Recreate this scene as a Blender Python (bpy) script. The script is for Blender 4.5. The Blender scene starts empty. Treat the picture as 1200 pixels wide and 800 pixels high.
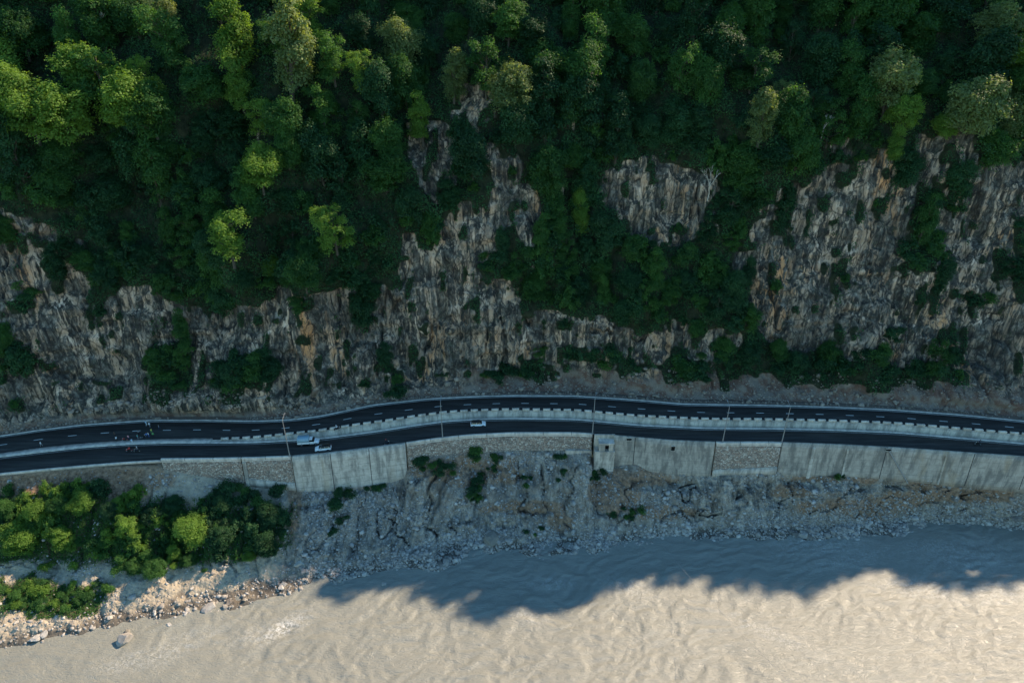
import bpy, bmesh, math, random
import numpy as np
from mathutils import Vector, Matrix, Euler
from mathutils.bvhtree import BVHTree

rnd = random.Random(7)
rng = np.random.default_rng(11)
S = bpy.context.scene
COL = S.collection

# ------------------------------------------------------------------ camera, sky, sun
CAMZ, PITCH, FPX = 114.0, math.radians(30), 800.0
cam_d = bpy.data.cameras.new('camera')
cam_d.sensor_width = 36; cam_d.lens = 24; cam_d.clip_start = 1; cam_d.clip_end = 5000
cam = bpy.data.objects.new('camera', cam_d); COL.objects.link(cam)
cam.location = (0, 0, CAMZ); cam.rotation_euler = (math.radians(90) - PITCH, 0, 0)
S.camera = cam

SUNH = (0.85, 0.53)                       # horizontal direction towards the sun
SUN_EL = math.radians(38.7)
SUN_AZ = math.atan2(SUNH[0], SUNH[1])
TE = math.tan(SUN_EL) * math.hypot(*SUNH) / SUNH[1]      # rise per metre of +y along the sun ray
w = bpy.data.worlds.new('World'); S.world = w; w.use_nodes = True
nt = w.node_tree
sky = nt.nodes.new('ShaderNodeTexSky'); sky.sky_type = 'NISHITA'; sky.sun_disc = False
sky.sun_elevation = SUN_EL; sky.sun_rotation = SUN_AZ
sky.air_density = 1.0; sky.dust_density = 0.0; sky.ozone_density = 6.0
bg = nt.nodes['Background']; bg.inputs['Strength'].default_value = 0.15
tint = nt.nodes.new('ShaderNodeMix'); tint.data_type = 'RGBA'; tint.blend_type = 'MULTIPLY'; tint.inputs[0].default_value = 1.0
tint.inputs[7].default_value = (0.78, 1.0, 0.89, 1)          # slight cyan grade added to the sky light to colour the shade
nt.links.new(sky.outputs[0], tint.inputs[6]); nt.links.new(tint.outputs[2], bg.inputs['Color'])
sd = bpy.data.lights.new('sun', 'SUN'); sd.energy = 5.0; sd.angle = math.radians(0.5); sd.color = (1.0, 0.79, 0.56)
sun = bpy.data.objects.new('sun', sd); COL.objects.link(sun)
sv = Vector((SUNH[0]*math.cos(SUN_EL), SUNH[1]*math.cos(SUN_EL), math.sin(SUN_EL))).normalized()
sun.rotation_euler = sv.to_track_quat('Z', 'Y').to_euler()
S.view_settings.view_transform = 'Standard'; S.view_settings.look = 'None'
S.view_settings.exposure = 1.0; S.view_settings.gamma = 1.0
S.render.engine = 'CYCLES'
S.cycles.max_bounces = 5; S.cycles.diffuse_bounces = 2; S.cycles.transmission_bounces = 3
S.cycles.use_denoising = True

# ------------------------------------------------------------------ numbers helpers
CP, SP = math.cos(PITCH), math.sin(PITCH)
def ray(u, v):
    dx = (np.asarray(u, float)-600)/FPX; dy = (400-np.asarray(v, float))/FPX
    return dx, CP+dy*SP, -SP+dy*CP
def unproj(u, v, z):
    dx, dy, dz = ray(u, v); t = (np.asarray(z, float)-CAMZ)/dz
    return dx*t, dy*t
def proj(x, y, z):
    zz = z-CAMZ
    dep = y*CP - zz*SP; up = y*SP + zz*CP
    return 600+FPX*x/dep, 400-FPX*up/dep

def _h(ix, iy, iz, seed):
    n = (ix.astype(np.int64)*374761393 + iy.astype(np.int64)*668265263 + iz.astype(np.int64)*2147483647 + seed*974634777) & 0xffffffff
    n = ((n ^ (n >> 13))*1274126177) & 0xffffffff
    n = ((n ^ (n >> 16))*2246822519) & 0xffffffff
    return ((n ^ (n >> 15)) & 0xffffff)/float(0xffffff)
def vnoise(x, y, z=0.0, seed=0):
    x, y, z = np.broadcast_arrays(np.asarray(x, float), np.asarray(y, float), np.asarray(z, float))
    fx, fy, fz = np.floor(x), np.floor(y), np.floor(z)
    tx, ty, tz = x-fx, y-fy, z-fz
    tx, ty, tz = [t*t*t*(t*(t*6-15)+10) for t in (tx, ty, tz)]
    r = 0
    for a in (0, 1):
        for b in (0, 1):
            for c in (0, 1):
                wt = (tx if a else 1-tx)*(ty if b else 1-ty)*(tz if c else 1-tz)
                r = r + wt*_h(fx+a, fy+b, fz+c, seed)
    return r*2-1
def fbm(x, y, z=0.0, seed=0, octv=4, gain=0.5):
    r, a, s = 0, 1.0, 0.0
    for k in range(octv):
        f = 2.03**k
        r = r + a*vnoise(np.asarray(x)*f+k*17.3, np.asarray(y)*f-k*9.1, np.asarray(z)*f+k*4.7, seed+k)
        s += a; a *= gain
    return r/s*1.6
def sstep(a, b, x):
    t = np.clip((np.asarray(x, float)-a)/(b-a), 0, 1); return t*t*(3-2*t)
def inpoly(px, py, poly):
    c = np.zeros(px.shape, bool); n = len(poly)
    for i in range(n):
        x1, y1 = poly[i]; x2, y2 = poly[(i+1) % n]
        if y1 == y2: continue
        m = ((y1 > py) != (y2 > py)) & (px < (x2-x1)*(py-y1)/(y2-y1)+x1)
        c ^= m
    return c
def C(pts): return np.array([p[0] for p in pts], float), np.array([p[1] for p in pts], float)
def smooth_interp(u, pts):
    X, Y = C(pts)
    g = np.arange(X[0], X[-1]+1, 2.0); yy = np.interp(g, X, Y)
    k = np.hanning(21); k /= k.sum()
    yp = np.pad(yy, 10, mode='reflect', reflect_type='odd'); yy = np.convolve(yp, k, 'valid')
    return np.interp(u, g, yy)

# ------------------------------------------------------------------ object helpers
def mesh_np(name, verts, faces, mat=None, attrs=None, smooth=False, parent=None, link=True):
    me = bpy.data.meshes.new(name)
    verts = np.asarray(verts, np.float32); faces = np.asarray(faces, np.int32)
    k = faces.shape[1]
    me.vertices.add(len(verts)); me.vertices.foreach_set('co', verts.ravel())
    me.loops.add(faces.size); me.loops.foreach_set('vertex_index', faces.ravel())
    me.polygons.add(len(faces))
    me.polygons.foreach_set('loop_start', np.arange(0, faces.size, k, dtype=np.int32))
    me.polygons.foreach_set('loop_total', np.full(len(faces), k, np.int32))
    if smooth: me.polygons.foreach_set('use_smooth', np.ones(len(faces), bool))
    for nm, (dom, arr) in (attrs or {}).items():
        at = me.attributes.new(nm, 'FLOAT', dom); at.data.foreach_set('value', np.asarray(arr, np.float32).ravel())
    me.update(calc_edges=True)
    if mat: me.materials.append(mat)
    if not link: return me
    o = bpy.data.objects.new(name, me); COL.objects.link(o)
    if parent: o.parent = parent
    return o
def grid_faces(nx, ny, flip=False):
    i = np.arange(nx*ny).reshape(ny, nx)
    a, b, c, d = i[:-1, :-1].ravel(), i[:-1, 1:].ravel(), i[1:, 1:].ravel(), i[1:, :-1].ravel()
    return np.stack([a, d, c, b] if flip else [a, b, c, d], 1)
def obj_bm(name, bm, mat, parent=None, smooth=False):
    me = bpy.data.meshes.new(name); bmesh.ops.recalc_face_normals(bm, faces=bm.faces[:]); bm.to_mesh(me); bm.free()
    mats = mat if isinstance(mat, (list, tuple)) else [mat]
    for m in mats: me.materials.append(m)
    if smooth:
        for p in me.polygons: p.use_smooth = True
    o = bpy.data.objects.new(name, me); COL.objects.link(o)
    if parent: o.parent = parent
    return o
def tag(o, label=None, cat=None, group=None, kind=None):
    if label: o['label'] = label
    if cat: o['category'] = cat
    if group: o['group'] = group
    if kind: o['kind'] = kind
    return o
def empty(name, loc=(0, 0, 0), rz=0.0):
    o = bpy.data.objects.new(name, None); COL.objects.link(o); o.location = loc; o.rotation_euler = (0, 0, rz)
    o.empty_display_size = 0.5; return o
def copy_tree(o, parent=None):
    c = o.copy(); COL.objects.link(c)
    if parent: c.parent = parent
    for ch in list(o.children): copy_tree(ch, c)
    return c
def bx(bm, x0, x1, y0, y1, z0, z1, bev=0.0, taper=None, mi=0):
    vs = [bm.verts.new(p) for p in ((x0, y0, z0), (x1, y0, z0), (x1, y1, z0), (x0, y1, z0), (x0, y0, z1), (x1, y0, z1), (x1, y1, z1), (x0, y1, z1))]
    fs = [bm.faces.new([vs[i] for i in f]) for f in ((3, 2, 1, 0), (4, 5, 6, 7), (0, 1, 5, 4), (1, 2, 6, 5), (2, 3, 7, 6), (3, 0, 4, 7))]
    if taper:
        cx, cy = (x0+x1)/2, (y0+y1)/2
        for v in vs[4:]: v.co.x = cx+(v.co.x-cx)*taper[0]; v.co.y = cy+(v.co.y-cy)*taper[1]
    for f in fs: f.material_index = mi
    if bev:
        bmesh.ops.bevel(bm, geom=list({e for f in fs for e in f.edges}), offset=bev, segments=2, affect='EDGES')
def tube(bm, pts, rad, seg=6, mi=0, cap=True):
    pts = [Vector(p) for p in pts]; rings = []
    for i, p in enumerate(pts):
        d = (pts[min(i+1, len(pts)-1)]-pts[max(i-1, 0)]).normalized()
        a = d.orthogonal().normalized() if abs(d.z) > .999 else d.cross(Vector((0, 0, 1))).normalized()
        b = d.cross(a).normalized(); r = rad[i] if isinstance(rad, (list, tuple)) else rad
        rings.append([bm.verts.new(p+a*math.cos(2*math.pi*k/seg)*r+b*math.sin(2*math.pi*k/seg)*r) for k in range(seg)])
    for A, B in zip(rings[:-1], rings[1:]):
        for k in range(seg):
            f = bm.faces.new((A[k], A[(k+1) % seg], B[(k+1) % seg], B[k])); f.material_index = mi
    if cap:
        for R_ in (rings[0][::-1], rings[-1]):
            f = bm.faces.new(R_); f.material_index = mi

# ------------------------------------------------------------------ materials
def newmat(name, rough=0.9, spec=0.2):
    m = bpy.data.materials.new(name); m.use_nodes = True
    p = m.node_tree.nodes['Principled BSDF']; p.inputs['Roughness'].default_value = rough
    p.inputs['Specular IOR Level'].default_value = spec
    return m, m.node_tree, p
def N(t, typ, **kw):
    n = t.nodes.new(typ)
    for k, v in kw.items():
        if k.startswith('i_'): n.inputs[k[2:].replace('_', ' ')].default_value = v
        else: setattr(n, k, v)
    return n
def ramp(t, fac, stops, interp='LINEAR'):
    r = t.nodes.new('ShaderNodeValToRGB'); cr = r.color_ramp; cr.interpolation = interp
    while len(cr.elements) < len(stops): cr.elements.new(0.5)
    for e, (p, c) in zip(cr.elements, stops):
        e.position = p; e.color = (c, c, c, 1) if isinstance(c, (int, float)) else (*c, 1)
    t.links.new(fac, r.inputs[0]); return r.outputs[0]
def mix(t, fac, a, b, mode='MIX'):
    m = t.nodes.new('ShaderNodeMix'); m.data_type = 'RGBA'; m.blend_type = mode
    for idx, val in ((0, fac), (6, a), (7, b)):
        if hasattr(val, 'is_output'): t.links.new(val, m.inputs[idx])
        elif idx == 0: m.inputs[0].default_value = val
        else: m.inputs[idx].default_value = (*val, 1) if len(val) == 3 else val
    return m.outputs[2]
def noise(t, scale, detail=5, rough=0.55, stretch=None, dist=0.0, coord='Object', rot=None):
    tc = t.nodes.new('ShaderNodeTexCoord'); v = tc.outputs[coord]
    if stretch or rot:
        mp = t.nodes.new('ShaderNodeMapping')
        if stretch: mp.inputs['Scale'].default_value = stretch
        if rot: mp.inputs['Rotation'].default_value = rot
        t.links.new(v, mp.inputs[0]); v = mp.outputs[0]
    n = N(t, 'ShaderNodeTexNoise'); n.inputs['Scale'].default_value = scale; n.inputs['Detail'].default_value = detail
    n.inputs['Roughness'].default_value = rough; n.inputs['Distortion'].default_value = dist
    t.links.new(v, n.inputs['Vector']); return n.outputs[0]
def voro(t, scale, stretch=None, feature='F1', out='Color', rnd_=1.0):
    tc = t.nodes.new('ShaderNodeTexCoord'); v = tc.outputs['Object']
    if stretch:
        mp = t.nodes.new('ShaderNodeMapping'); mp.inputs['Scale'].default_value = stretch
        t.links.new(v, mp.inputs[0]); v = mp.outputs[0]
    n = t.nodes.new('ShaderNodeTexVoronoi'); n.feature = feature; n.inputs['Scale'].default_value = scale
    n.inputs['Randomness'].default_value = rnd_
    t.links.new(v, n.inputs['Vector']); return n.outputs[out]
def attr(t, name):
    a = t.nodes.new('ShaderNodeAttribute'); a.attribute_name = name; return a.outputs['Fac']
def bump(t, p, h, strength=0.5, dist=0.3, prev=None):
    b = t.nodes.new('ShaderNodeBump'); b.inputs['Strength'].default_value = strength; b.inputs['Distance'].default_value = dist
    t.links.new(h, b.inputs['Height'])
    if prev: t.links.new(prev, b.inputs['Normal'])
    t.links.new(b.outputs[0], p.inputs['Normal']); return b.outputs[0]
def math_n(t, op, a, b=None):
    m = t.nodes.new('ShaderNodeMath'); m.operation = op
    for i, v in enumerate((a, b)):
        if v is None: continue
        if hasattr(v, 'is_output'): t.links.new(v, m.inputs[i])
        else: m.inputs[i].default_value = v
    return m.outputs[0]
def simple(name, col, rough=0.6, spec=0.4, metal=0.0, var=0.0):
    m, t, p = newmat(name, rough, spec); p.inputs['Metallic'].default_value = metal
    c = tuple(col)
    if var:
        n = noise(t, 3.0, 4)
        out = mix(t, n, tuple(x*(1-var) for x in c), tuple(min(1, x*(1+var)) for x in c)); t.links.new(out, p.inputs['Base Color'])
    else: p.inputs['Base Color'].default_value = (*c, 1)
    return m

def mat_cliff():
    m, t, p = newmat('cliff_rock', 0.95, 0.1)
    n1 = noise(t, 1.0, 7, 0.56, (0.50, 0.50, 0.030), 0.5)
    n2 = noise(t, 1.0, 7, 0.60, (1.6, 1.6, 0.075), 0.35)
    a = math_n(t, 'ADD', math_n(t, 'MULTIPLY', n1, 0.62), math_n(t, 'MULTIPLY', n2, 0.38))
    blot = noise(t, 0.55, 9, 0.72, (1, 1, .55), 0.6)
    col = ramp(t, blot, [(.36, (.022, .020, .018)), (.47, (.062, .056, .047)), (.55, (.125, .110, .090)), (.66, (.29, .25, .20))])
    zn = noise(t, 0.055, 5, 0.6, (1, 1, .7), .8)
    zone = ramp(t, zn, [(.38, .30), (.52, 1.0)])
    st = ramp(t, a, [(.490, 0.0), (.560, 1.0)])
    tanc = ramp(t, noise(t, .35, 6, .65, (1, 1, .4)), [(.35, (.33, .225, .15)), (.50, (.50, .345, .235)), (.68, (.72, .55, .42))])
    no = noise(t, 0.075, 5, 0.65, (1, 1, .4), 0.5)
    tanc = mix(t, ramp(t, no, [(0.55, 0.0), (0.66, .85)]), tanc, (.66, .31, .13))
    col = mix(t, math_n(t, 'MULTIPLY', st, zone), col, tanc)
    dk = ramp(t, noise(t, 1.0, 7, .62, (.7, .7, .035), .4), [(.34, 1.0), (.46, 0.0)])
    col = mix(t, math_n(t, 'MULTIPLY', dk, .85), col, (.022, .022, .022))
    cr = voro(t, .30, (1, 1, .45), 'DISTANCE_TO_EDGE', 'Distance')
    col = mix(t, ramp(t, cr, [(.0, .75), (.05, 0.0)]), col, (.03, .028, .025))
    col = mix(t, math_n(t, 'MULTIPLY', attr(t, 'crack'), .6), col, (.035, .033, .030))
    gr = noise(t, 0.7, 6, 0.7, (1, 1, .6))
    col = mix(t, ramp(t, gr, [(0.55, 0.0), (0.66, 0.8)]), col, (.035, .045, .028))
    # rubble
    vc = voro(t, 1.1); vf = voro(t, 1.1, out='Distance')
    rb = ramp(t, math_n(t, 'FRACT', math_n(t, 'MULTIPLY', vf, 7.3)), [(0, (.07, .05, .04)), (.6, (.16, .125, .10)), (1, (.36, .30, .25))])
    rb2 = ramp(t, noise(t, 0.30, 6, .65), [(.44, (.13, .050, .030)), (.56, (.24, .19, .15))])
    rb = mix(t, 0.55, rb, rb2)
    col = mix(t, attr(t, 'rubble'), col, rb)
    soil = ramp(t, noise(t, 0.6, 5, .6), [(.35, (.012, .018, .010)), (.7, (.040, .045, .025))])
    col = mix(t, ramp(t, attr(t, 'veg'), [(.35, 0.0), (.6, 1.0)]), col, soil)
    t.links.new(col, p.inputs['Base Color'])
    b = bump(t, p, a, 0.6, 1.0)
    bump(t, p, noise(t, 1.6, 7, .7, (1, 1, .55)), 0.6, 0.35, b)
    return m
def mat_bank():
    m, t, p = newmat('bank_gravel', 0.95, 0.12)
    d1 = voro(t, 1.3); v2 = voro(t, 3.2)
    sx = N(t, 'ShaderNodeSeparateColor'); t.links.new(d1, sx.inputs[0])
    sy = N(t, 'ShaderNodeSeparateColor'); t.links.new(v2, sy.inputs[0])
    g1 = ramp(t, sx.outputs[0], [(0, (.20, .175, .14)), (.6, (.33, .295, .24)), (.9, (.52, .47, .39)), (1, (.68, .63, .55))])
    g2 = ramp(t, sy.outputs[0], [(0, (.20, .17, .14)), (.7, (.34, .30, .25)), (1, (.60, .55, .48))])
    col = mix(t, 0.6, g1, g2)
    fine = ramp(t, noise(t, 0.5, 6, .65), [(.35, (.20, .175, .14)), (.65, (.42, .365, .295))])
    col = mix(t, 0.45, col, fine)
    gul = ramp(t, noise(t, 1.0, 8, .7, (.75, .22, .30), .6), [(.36, .30), (.50, .85), (.62, 1.25)])
    col = mix(t, 1.0, col, gul, 'MULTIPLY')
    wr = ramp(t, noise(t, .16, 6, .65, (1, .6, .6), .5), [(.42, 0.0), (.60, .6)])
    col = mix(t, wr, col, (.20, .165, .13))
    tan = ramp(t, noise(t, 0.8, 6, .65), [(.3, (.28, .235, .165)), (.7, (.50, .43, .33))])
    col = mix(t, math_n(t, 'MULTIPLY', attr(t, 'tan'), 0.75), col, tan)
    brn = ramp(t, noise(t, 1.1, 6, .7), [(.35, (.10, .062, .040)), (.7, (.42, .275, .175))])
    col = mix(t, attr(t, 'brown'), col, brn)
    soil = ramp(t, noise(t, 1.2, 5, .6), [(.35, (.025, .030, .015)), (.7, (.09, .08, .045))])
    col = mix(t, attr(t, 'veg'), col, soil)
    wet = attr(t, 'wet')
    col = mix(t, math_n(t, 'MULTIPLY', wet, 0.8), col, (.06, .055, .05))
    t.links.new(col, p.inputs['Base Color'])
    b = bump(t, p, voro(t, 1.3, out='Distance'), 0.7, -0.3)
    bump(t, p, noise(t, 2.2, 7, .7), 0.7, 0.35, b)
    return m
def mat_asphalt(name='asphalt', k=1.0):
    m, t, p = newmat(name, 0.85, 0.25)
    c = ramp(t, noise(t, 0.35, 6, .65, (.35, 1.5, 1)), [(.3, (.029*k, .027*k, .025*k)), (.7, (.048*k, .044*k, .040*k))])
    d = ramp(t, noise(t, 1.0, 6, .7, (.08, 1.6, 1), .3), [(.35, 0.62), (.5, 1.0), (.68, 1.75)])
    t.links.new(mix(t, 1.0, c, d, 'MULTIPLY'), p.inputs['Base Color']); bump(t, p, noise(t, 9, 3), 0.2, 0.03); return m
def mat_concrete(name, base=(.42, .40, .36), stain=0.5, lines=True):
    m, t, p = newmat(name, 0.9, 0.2)
    c = ramp(t, noise(t, 0.9, 6, .65), [(.3, tuple(x*.72 for x in base)), (.7, tuple(x*1.12 for x in base))])
    s = ramp(t, noise(t, 1.0, 6, .65, (.55, .55, .12), .3), [(.46, 0.0), (.60, stain)])
    c = mix(t, s, c, (.085, .085, .078))
    s2 = ramp(t, noise(t, 1.0, 4, .6, (.22, .22, .05)), [(.58, 0.0), (.68, stain*.7)])
    c = mix(t, s2, c, (.34, .25, .15))
    if lines:
        tc = t.nodes.new('ShaderNodeTexCoord'); sp = t.nodes.new('ShaderNodeSeparateXYZ'); t.links.new(tc.outputs['Object'], sp.inputs[0])
        z = math_n(t, 'FRACT', math_n(t, 'MULTIPLY', sp.outputs[2], 0.55))
        x = math_n(t, 'FRACT', math_n(t, 'MULTIPLY', sp.outputs[0], 0.42))
        l = math_n(t, 'MAXIMUM', math_n(t, 'LESS_THAN', z, 0.07), math_n(t, 'MULTIPLY', math_n(t, 'LESS_THAN', x, 0.05), 0.7))
        l = math_n(t, 'MULTIPLY', l, ramp(t, noise(t, .7, 4), [(.35, .1), (.65, .8)]))
        c = mix(t, l, c, (.15, .145, .13))
    t.links.new(c, p.inputs['Base Color']); bump(t, p, noise(t, 4, 5, .6), 0.3, 0.08); return m
def mat_masonry():
    m, t, p = newmat('stone_masonry', 0.92, 0.15)
    s = N(t, 'ShaderNodeSeparateColor'); t.links.new(voro(t, 2.1, (1, 1, 1.3)), s.inputs[0])
    c = ramp(t, s.outputs[0], [(0, (.22, .18, .15)), (.35, (.44, .31, .23)), (.6, (.42, .355, .29)), (.85, (.56, .48, .39)), (1, (.68, .60, .51))])
    e = voro(t, 2.1, (1, 1, 1.3), 'DISTANCE_TO_EDGE', 'Distance')
    c = mix(t, ramp(t, e, [(.03, 1.0), (.10, 0.0)]), c, (.17, .15, .13))
    c = mix(t, ramp(t, noise(t, .5, 5), [(.5, 0.0), (.7, .45)]), c, (.12, .11, .10))
    t.links.new(c, p.inputs['Base Color']); bump(t, p, ramp(t, e, [(0, 0.0), (.15, 1.0)]), 0.8, 0.15); return m
def mat_leaf(name, dark, light, transl=0.55):
    m, t, p = newmat(name, 0.6, 0.25)
    oi = t.nodes.new('ShaderNodeObjectInfo')
    f = math_n(t, 'ADD', math_n(t, 'MULTIPLY', attr(t, 'tint'), 0.6), math_n(t, 'MULTIPLY', oi.outputs['Random'], 0.4))
    c = ramp(t, f, [(.05, dark), (.95, light)])
    t.links.new(c, p.inputs['Base Color'])
    tr = t.nodes.new('ShaderNodeBsdfTranslucent')
    t.links.new(mix(t, 1.0, c, (1.5, 1.45, .5), 'MULTIPLY'), tr.inputs[0])
    ms = t.nodes.new('ShaderNodeMixShader'); ms.inputs[0].default_value = transl
    t.links.new(p.outputs[0], ms.inputs[1]); t.links.new(tr.outputs[0], ms.inputs[2])
    t.links.new(ms.outputs[0], t.nodes['Material Output'].inputs['Surface']); return m
def mat_water():
    m, t, p = newmat('silty_water', 0.36, 0.6)
    c = ramp(t, noise(t, 0.05, 5, .6, (1, 1.6, 1), 1.0), [(.3, (.203, .206, .178)), (.7, (.226, .229, .199))])
    f = math_n(t, 'MULTIPLY', attr(t, 'foam'), ramp(t, noise(t, 1.4, 6, .7, None, 1.2), [(.45, 0.0), (.62, 1.0)]))
    c = mix(t, f, c, (.70, .70, .68))
    t.links.new(c, p.inputs['Base Color'])
    b = bump(t, p, noise(t, .42, 6, .62, (.6, 1.7, 1), 1.4, rot=(0, 0, .5)), 0.35, 0.6)
    rg = math_n(t, 'ABSOLUTE', math_n(t, 'SUBTRACT', noise(t, .62, 5, .6, (.7, 1.6, 1), 1.8, rot=(0, 0, .3)), .5))
    b = bump(t, p, ramp(t, rg, [(0, 1.0), (.13, 0.0)]), 0.35, 0.20, b)
    bump(t, p, noise(t, 1.6, 6, .7, (.6, 1.7, 1), 1.2, rot=(0, 0, .25)), 0.55, 0.2, b)
    return m

M = dict(cliff=mat_cliff(), bank=mat_bank(), asphalt=mat_asphalt(), asphalt2=mat_asphalt('asphalt_upper', .95),
    conc=mat_concrete('pale_concrete', (.54, .48, .40), .55), conc_st=mat_concrete('stained_concrete', (.40, .355, .295), .62), parapet=mat_concrete('parapet_concrete', (.62, .55, .47), .35, False),
    masonry=mat_masonry(), water=mat_water(),
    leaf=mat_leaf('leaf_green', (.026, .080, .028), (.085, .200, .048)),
    leaf_y=mat_leaf('leaf_yellow_green', (.080, .165, .030), (.200, .330, .065)),  # brighter leaf tone for sunlit trees, part of the sunlight put into the colour
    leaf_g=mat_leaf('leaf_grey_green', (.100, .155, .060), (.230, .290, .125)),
    leaf_d=mat_leaf('leaf_dark', (.012, .042, .018), (.036, .105, .036), .35),  # darker leaf tone; on shaded bank plants the shade is in the colour
    bark=simple('bark', (.075, .065, .05), .9, .1, var=.4), bark_p=simple('pale_bark', (.42, .39, .34), .9, .1, var=.3),
    white=simple('white_paint', (.78, .78, .77), .35, .5), mark=simple('road_paint', (.55, .54, .50), .7, .3, var=.35),
    glass=simple('dark_glass', (.012, .014, .016), .08, .6), black=simple('black_plastic', (.02, .02, .02), .6, .4),
    tyre=simple('tyre_rubber', (.025, .025, .025), .85, .2), rim=simple('wheel_alloy', (.45, .45, .46), .35, .5, .8),
    steel=simple('galvanised_steel', (.27, .27, .26), .45, .5, .3, .2), blue=simple('blue_canvas', (.26, .38, .45), .85, .2, var=.2),
    red=simple('red_paint', (.45, .03, .03), .4, .5), lamp=simple('lamp_lens', (.6, .6, .55), .2, .5),
    skin=simple('skin', (.30, .17, .11), .6, .3), hair=simple('hair', (.015, .012, .01), .7, .3), dark=simple('opening_shade', (.012, .012, .012), .95, .05),
    near_black=simple('matte_black', (.035, .035, .035), .8, .2), cable=simple('steel_cable', (.35, .35, .35), .5, .5, .5))
def mat_stone(name, lo, hi):
    m, t, p = newmat(name, .9, .15)
    oi = t.nodes.new('ShaderNodeObjectInfo')
    a = math_n(t, 'ADD', math_n(t, 'MULTIPLY', noise(t, .9, 6, .65), .6), math_n(t, 'MULTIPLY', math_n(t, 'MAXIMUM', attr(t, 'tint'), oi.outputs['Random']), .4))
    t.links.new(ramp(t, a, [(.3, lo), (.8, hi)]), p.inputs['Base Color']); bump(t, p, noise(t, 2.5, 6, .65), .6, .2); return m
M['stone'] = mat_stone('river_stone', (.14, .125, .11), (.52, .49, .45))
M['stone_tan'] = mat_stone('tan_stone', (.20, .18, .15), (.50, .46, .40))

# ------------------------------------------------------------------ road lines: picked at even stations, turned into plan curves y(x)
back_pts = [(-400, 563), (0, 511.5), (50, 504), (100, 498), (175, 493), (250, 493), (300, 493.5), (340, 492), (375, 488), (437, 475), (500, 468), (560, 465), (600, 464), (675, 464.5), (750, 469.5), (800, 474), (900, 475.5), (975, 477.5), (1050, 481), (1125, 486.5), (1200, 494), (1600, 540)]
mup_pts = [(-400, 583), (0, 531), (50, 524), (100, 519), (150, 515.5), (200, 514), (250, 513), (300, 512), (337, 510), (375, 506.5), (412, 501), (450, 495), (487, 488), (525, 483.5), (562, 480), (600, 478), (675, 479), (750, 484.5), (825, 488.5), (900, 491), (975, 493), (1050, 497), (1125, 502.5), (1200, 509.5), (1600, 553)]
mlo_pts = [(-400, 588), (0, 536), (50, 530), (100, 524.5), (150, 521), (200, 519.5), (250, 519.5), (300, 519), (375, 515), (450, 505), (487, 499), (525, 494), (562, 492), (600, 491), (675, 492), (750, 499), (825, 502.5), (900, 503), (975, 504.5), (1050, 507.5), (1125, 514), (1200, 520.5), (1600, 563)]
out_pts = [(-400, 606), (0, 554.5), (50, 549.5), (100, 545), (150, 541), (187, 539), (250, 538.5), (300, 537.5), (340, 536), (387, 532), (432, 526), (475, 520.5), (512, 515), (550, 511), (600, 508.5), (675, 508.5), (712, 511), (787, 517.5), (837, 519.5), (900, 519.3), (975, 522), (1050, 526), (1100, 529.5), (1150, 533), (1200, 536.5), (1600, 575)]
US = np.arange(-380, 1581, 4.0)
def plan(pts, zf):
    v = smooth_interp(US, pts); x, y = unproj(US, v, zf)
    return x, y
h_u = lambda u: 2.0*sstep(235, 430, u)
xo, yo = plan(out_pts, US*0+0.0)
xl, yl = plan(mlo_pts, US*0)
xb_, yb_ = plan(back_pts, h_u(US))
xm_, ym_ = plan(mup_pts, h_u(US)+0.6*sstep(235, 300, US)+.2)
Yout = lambda x: np.interp(x, xo, yo)
Ylo = lambda x: np.interp(x, xl, yl)
Yback = lambda x: np.interp(x, xb_, yb_)
U_of_x = lambda x: np.interp(x, xl, US)
H = lambda x: h_u(U_of_x(x))
Ymed_top = lambda x: np.interp(x, xm_, ym_)
MW0 = 0.9                                     # kerb strip in front of the median wall
def Ymed_back(x):                             # near edge of upper carriageway
    lift = sstep(235, 300, U_of_x(x))
    return (1-lift)*Ymed_top(x) + lift*(Ylo(x)+MW0+0.45)
foot_pts = [(-400, 610), (0, 557.5), (60, 552), (120, 547), (187, 546), (190, 549), (205, 553), (250, 560), (275, 566), (300, 570), (345, 574), (390, 573), (433, 571), (474, 557), (477, 548), (485, 545), (495, 538), (510, 533.5), (600, 527.5), (690, 528), (697, 543), (718, 545), (745, 543), (760, 551), (800, 556), (838, 557), (841, 555), (915, 552), (918, 556), (1000, 557), (1080, 560), (1130, 566), (1200, 571), (1600, 611)]
BATTER = 0.10
def foot_of_u(u):
    u = np.asarray(u, float); vf = np.interp(u, *C(foot_pts)); ve = smooth_interp(u, out_pts)
    x0, y0 = unproj(u, ve, 0.0)
    z = np.full(u.shape, -4.0)
    for _ in range(25):
        dx, dy, dz = ray(u, vf); yw = y0-0.45+BATTER*z
        t = yw/dy; z = 0.5*z+0.5*(CAMZ+dz*t)
    z = np.minimum(z, -0.35); t = (z-CAMZ)/dz
    return dx*t, dy*t, z

# ------------------------------------------------------------------ cliff
shadow_px = [(350, 672), (400, 676), (440, 672), (520, 682), (584, 692), (640, 688), (670, 690), (700, 682), (720, 669), (760, 667), (807, 672), (900, 680), (950, 681), (985, 668), (1015, 657), (1050, 652), (1100, 656), (1150, 652), (1200, 650)]
ZC = 140.0
su_, sv_ = C(shadow_px); sx_, sy_ = unproj(su_, sv_, -22.0)
s_r = sy_+22.0/TE
yc = s_r+ZC/TE
xc = sx_+(yc-sy_)*SUNH[0]/SUNH[1]
xr_k = np.concatenate([[-400, -150, -60, 0, 30, 100], xc, [xc[-1]+8, 470]])
sr_k = np.concatenate([[138, 138, 138, 137, 134.6, 134.2], s_r, [s_r[-1]-1, 131]])
o_ = np.argsort(xr_k); xr_k, sr_k = xr_k[o_], sr_k[o_]
S_ridge = lambda x: np.interp(x, xr_k, sr_k)
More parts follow.
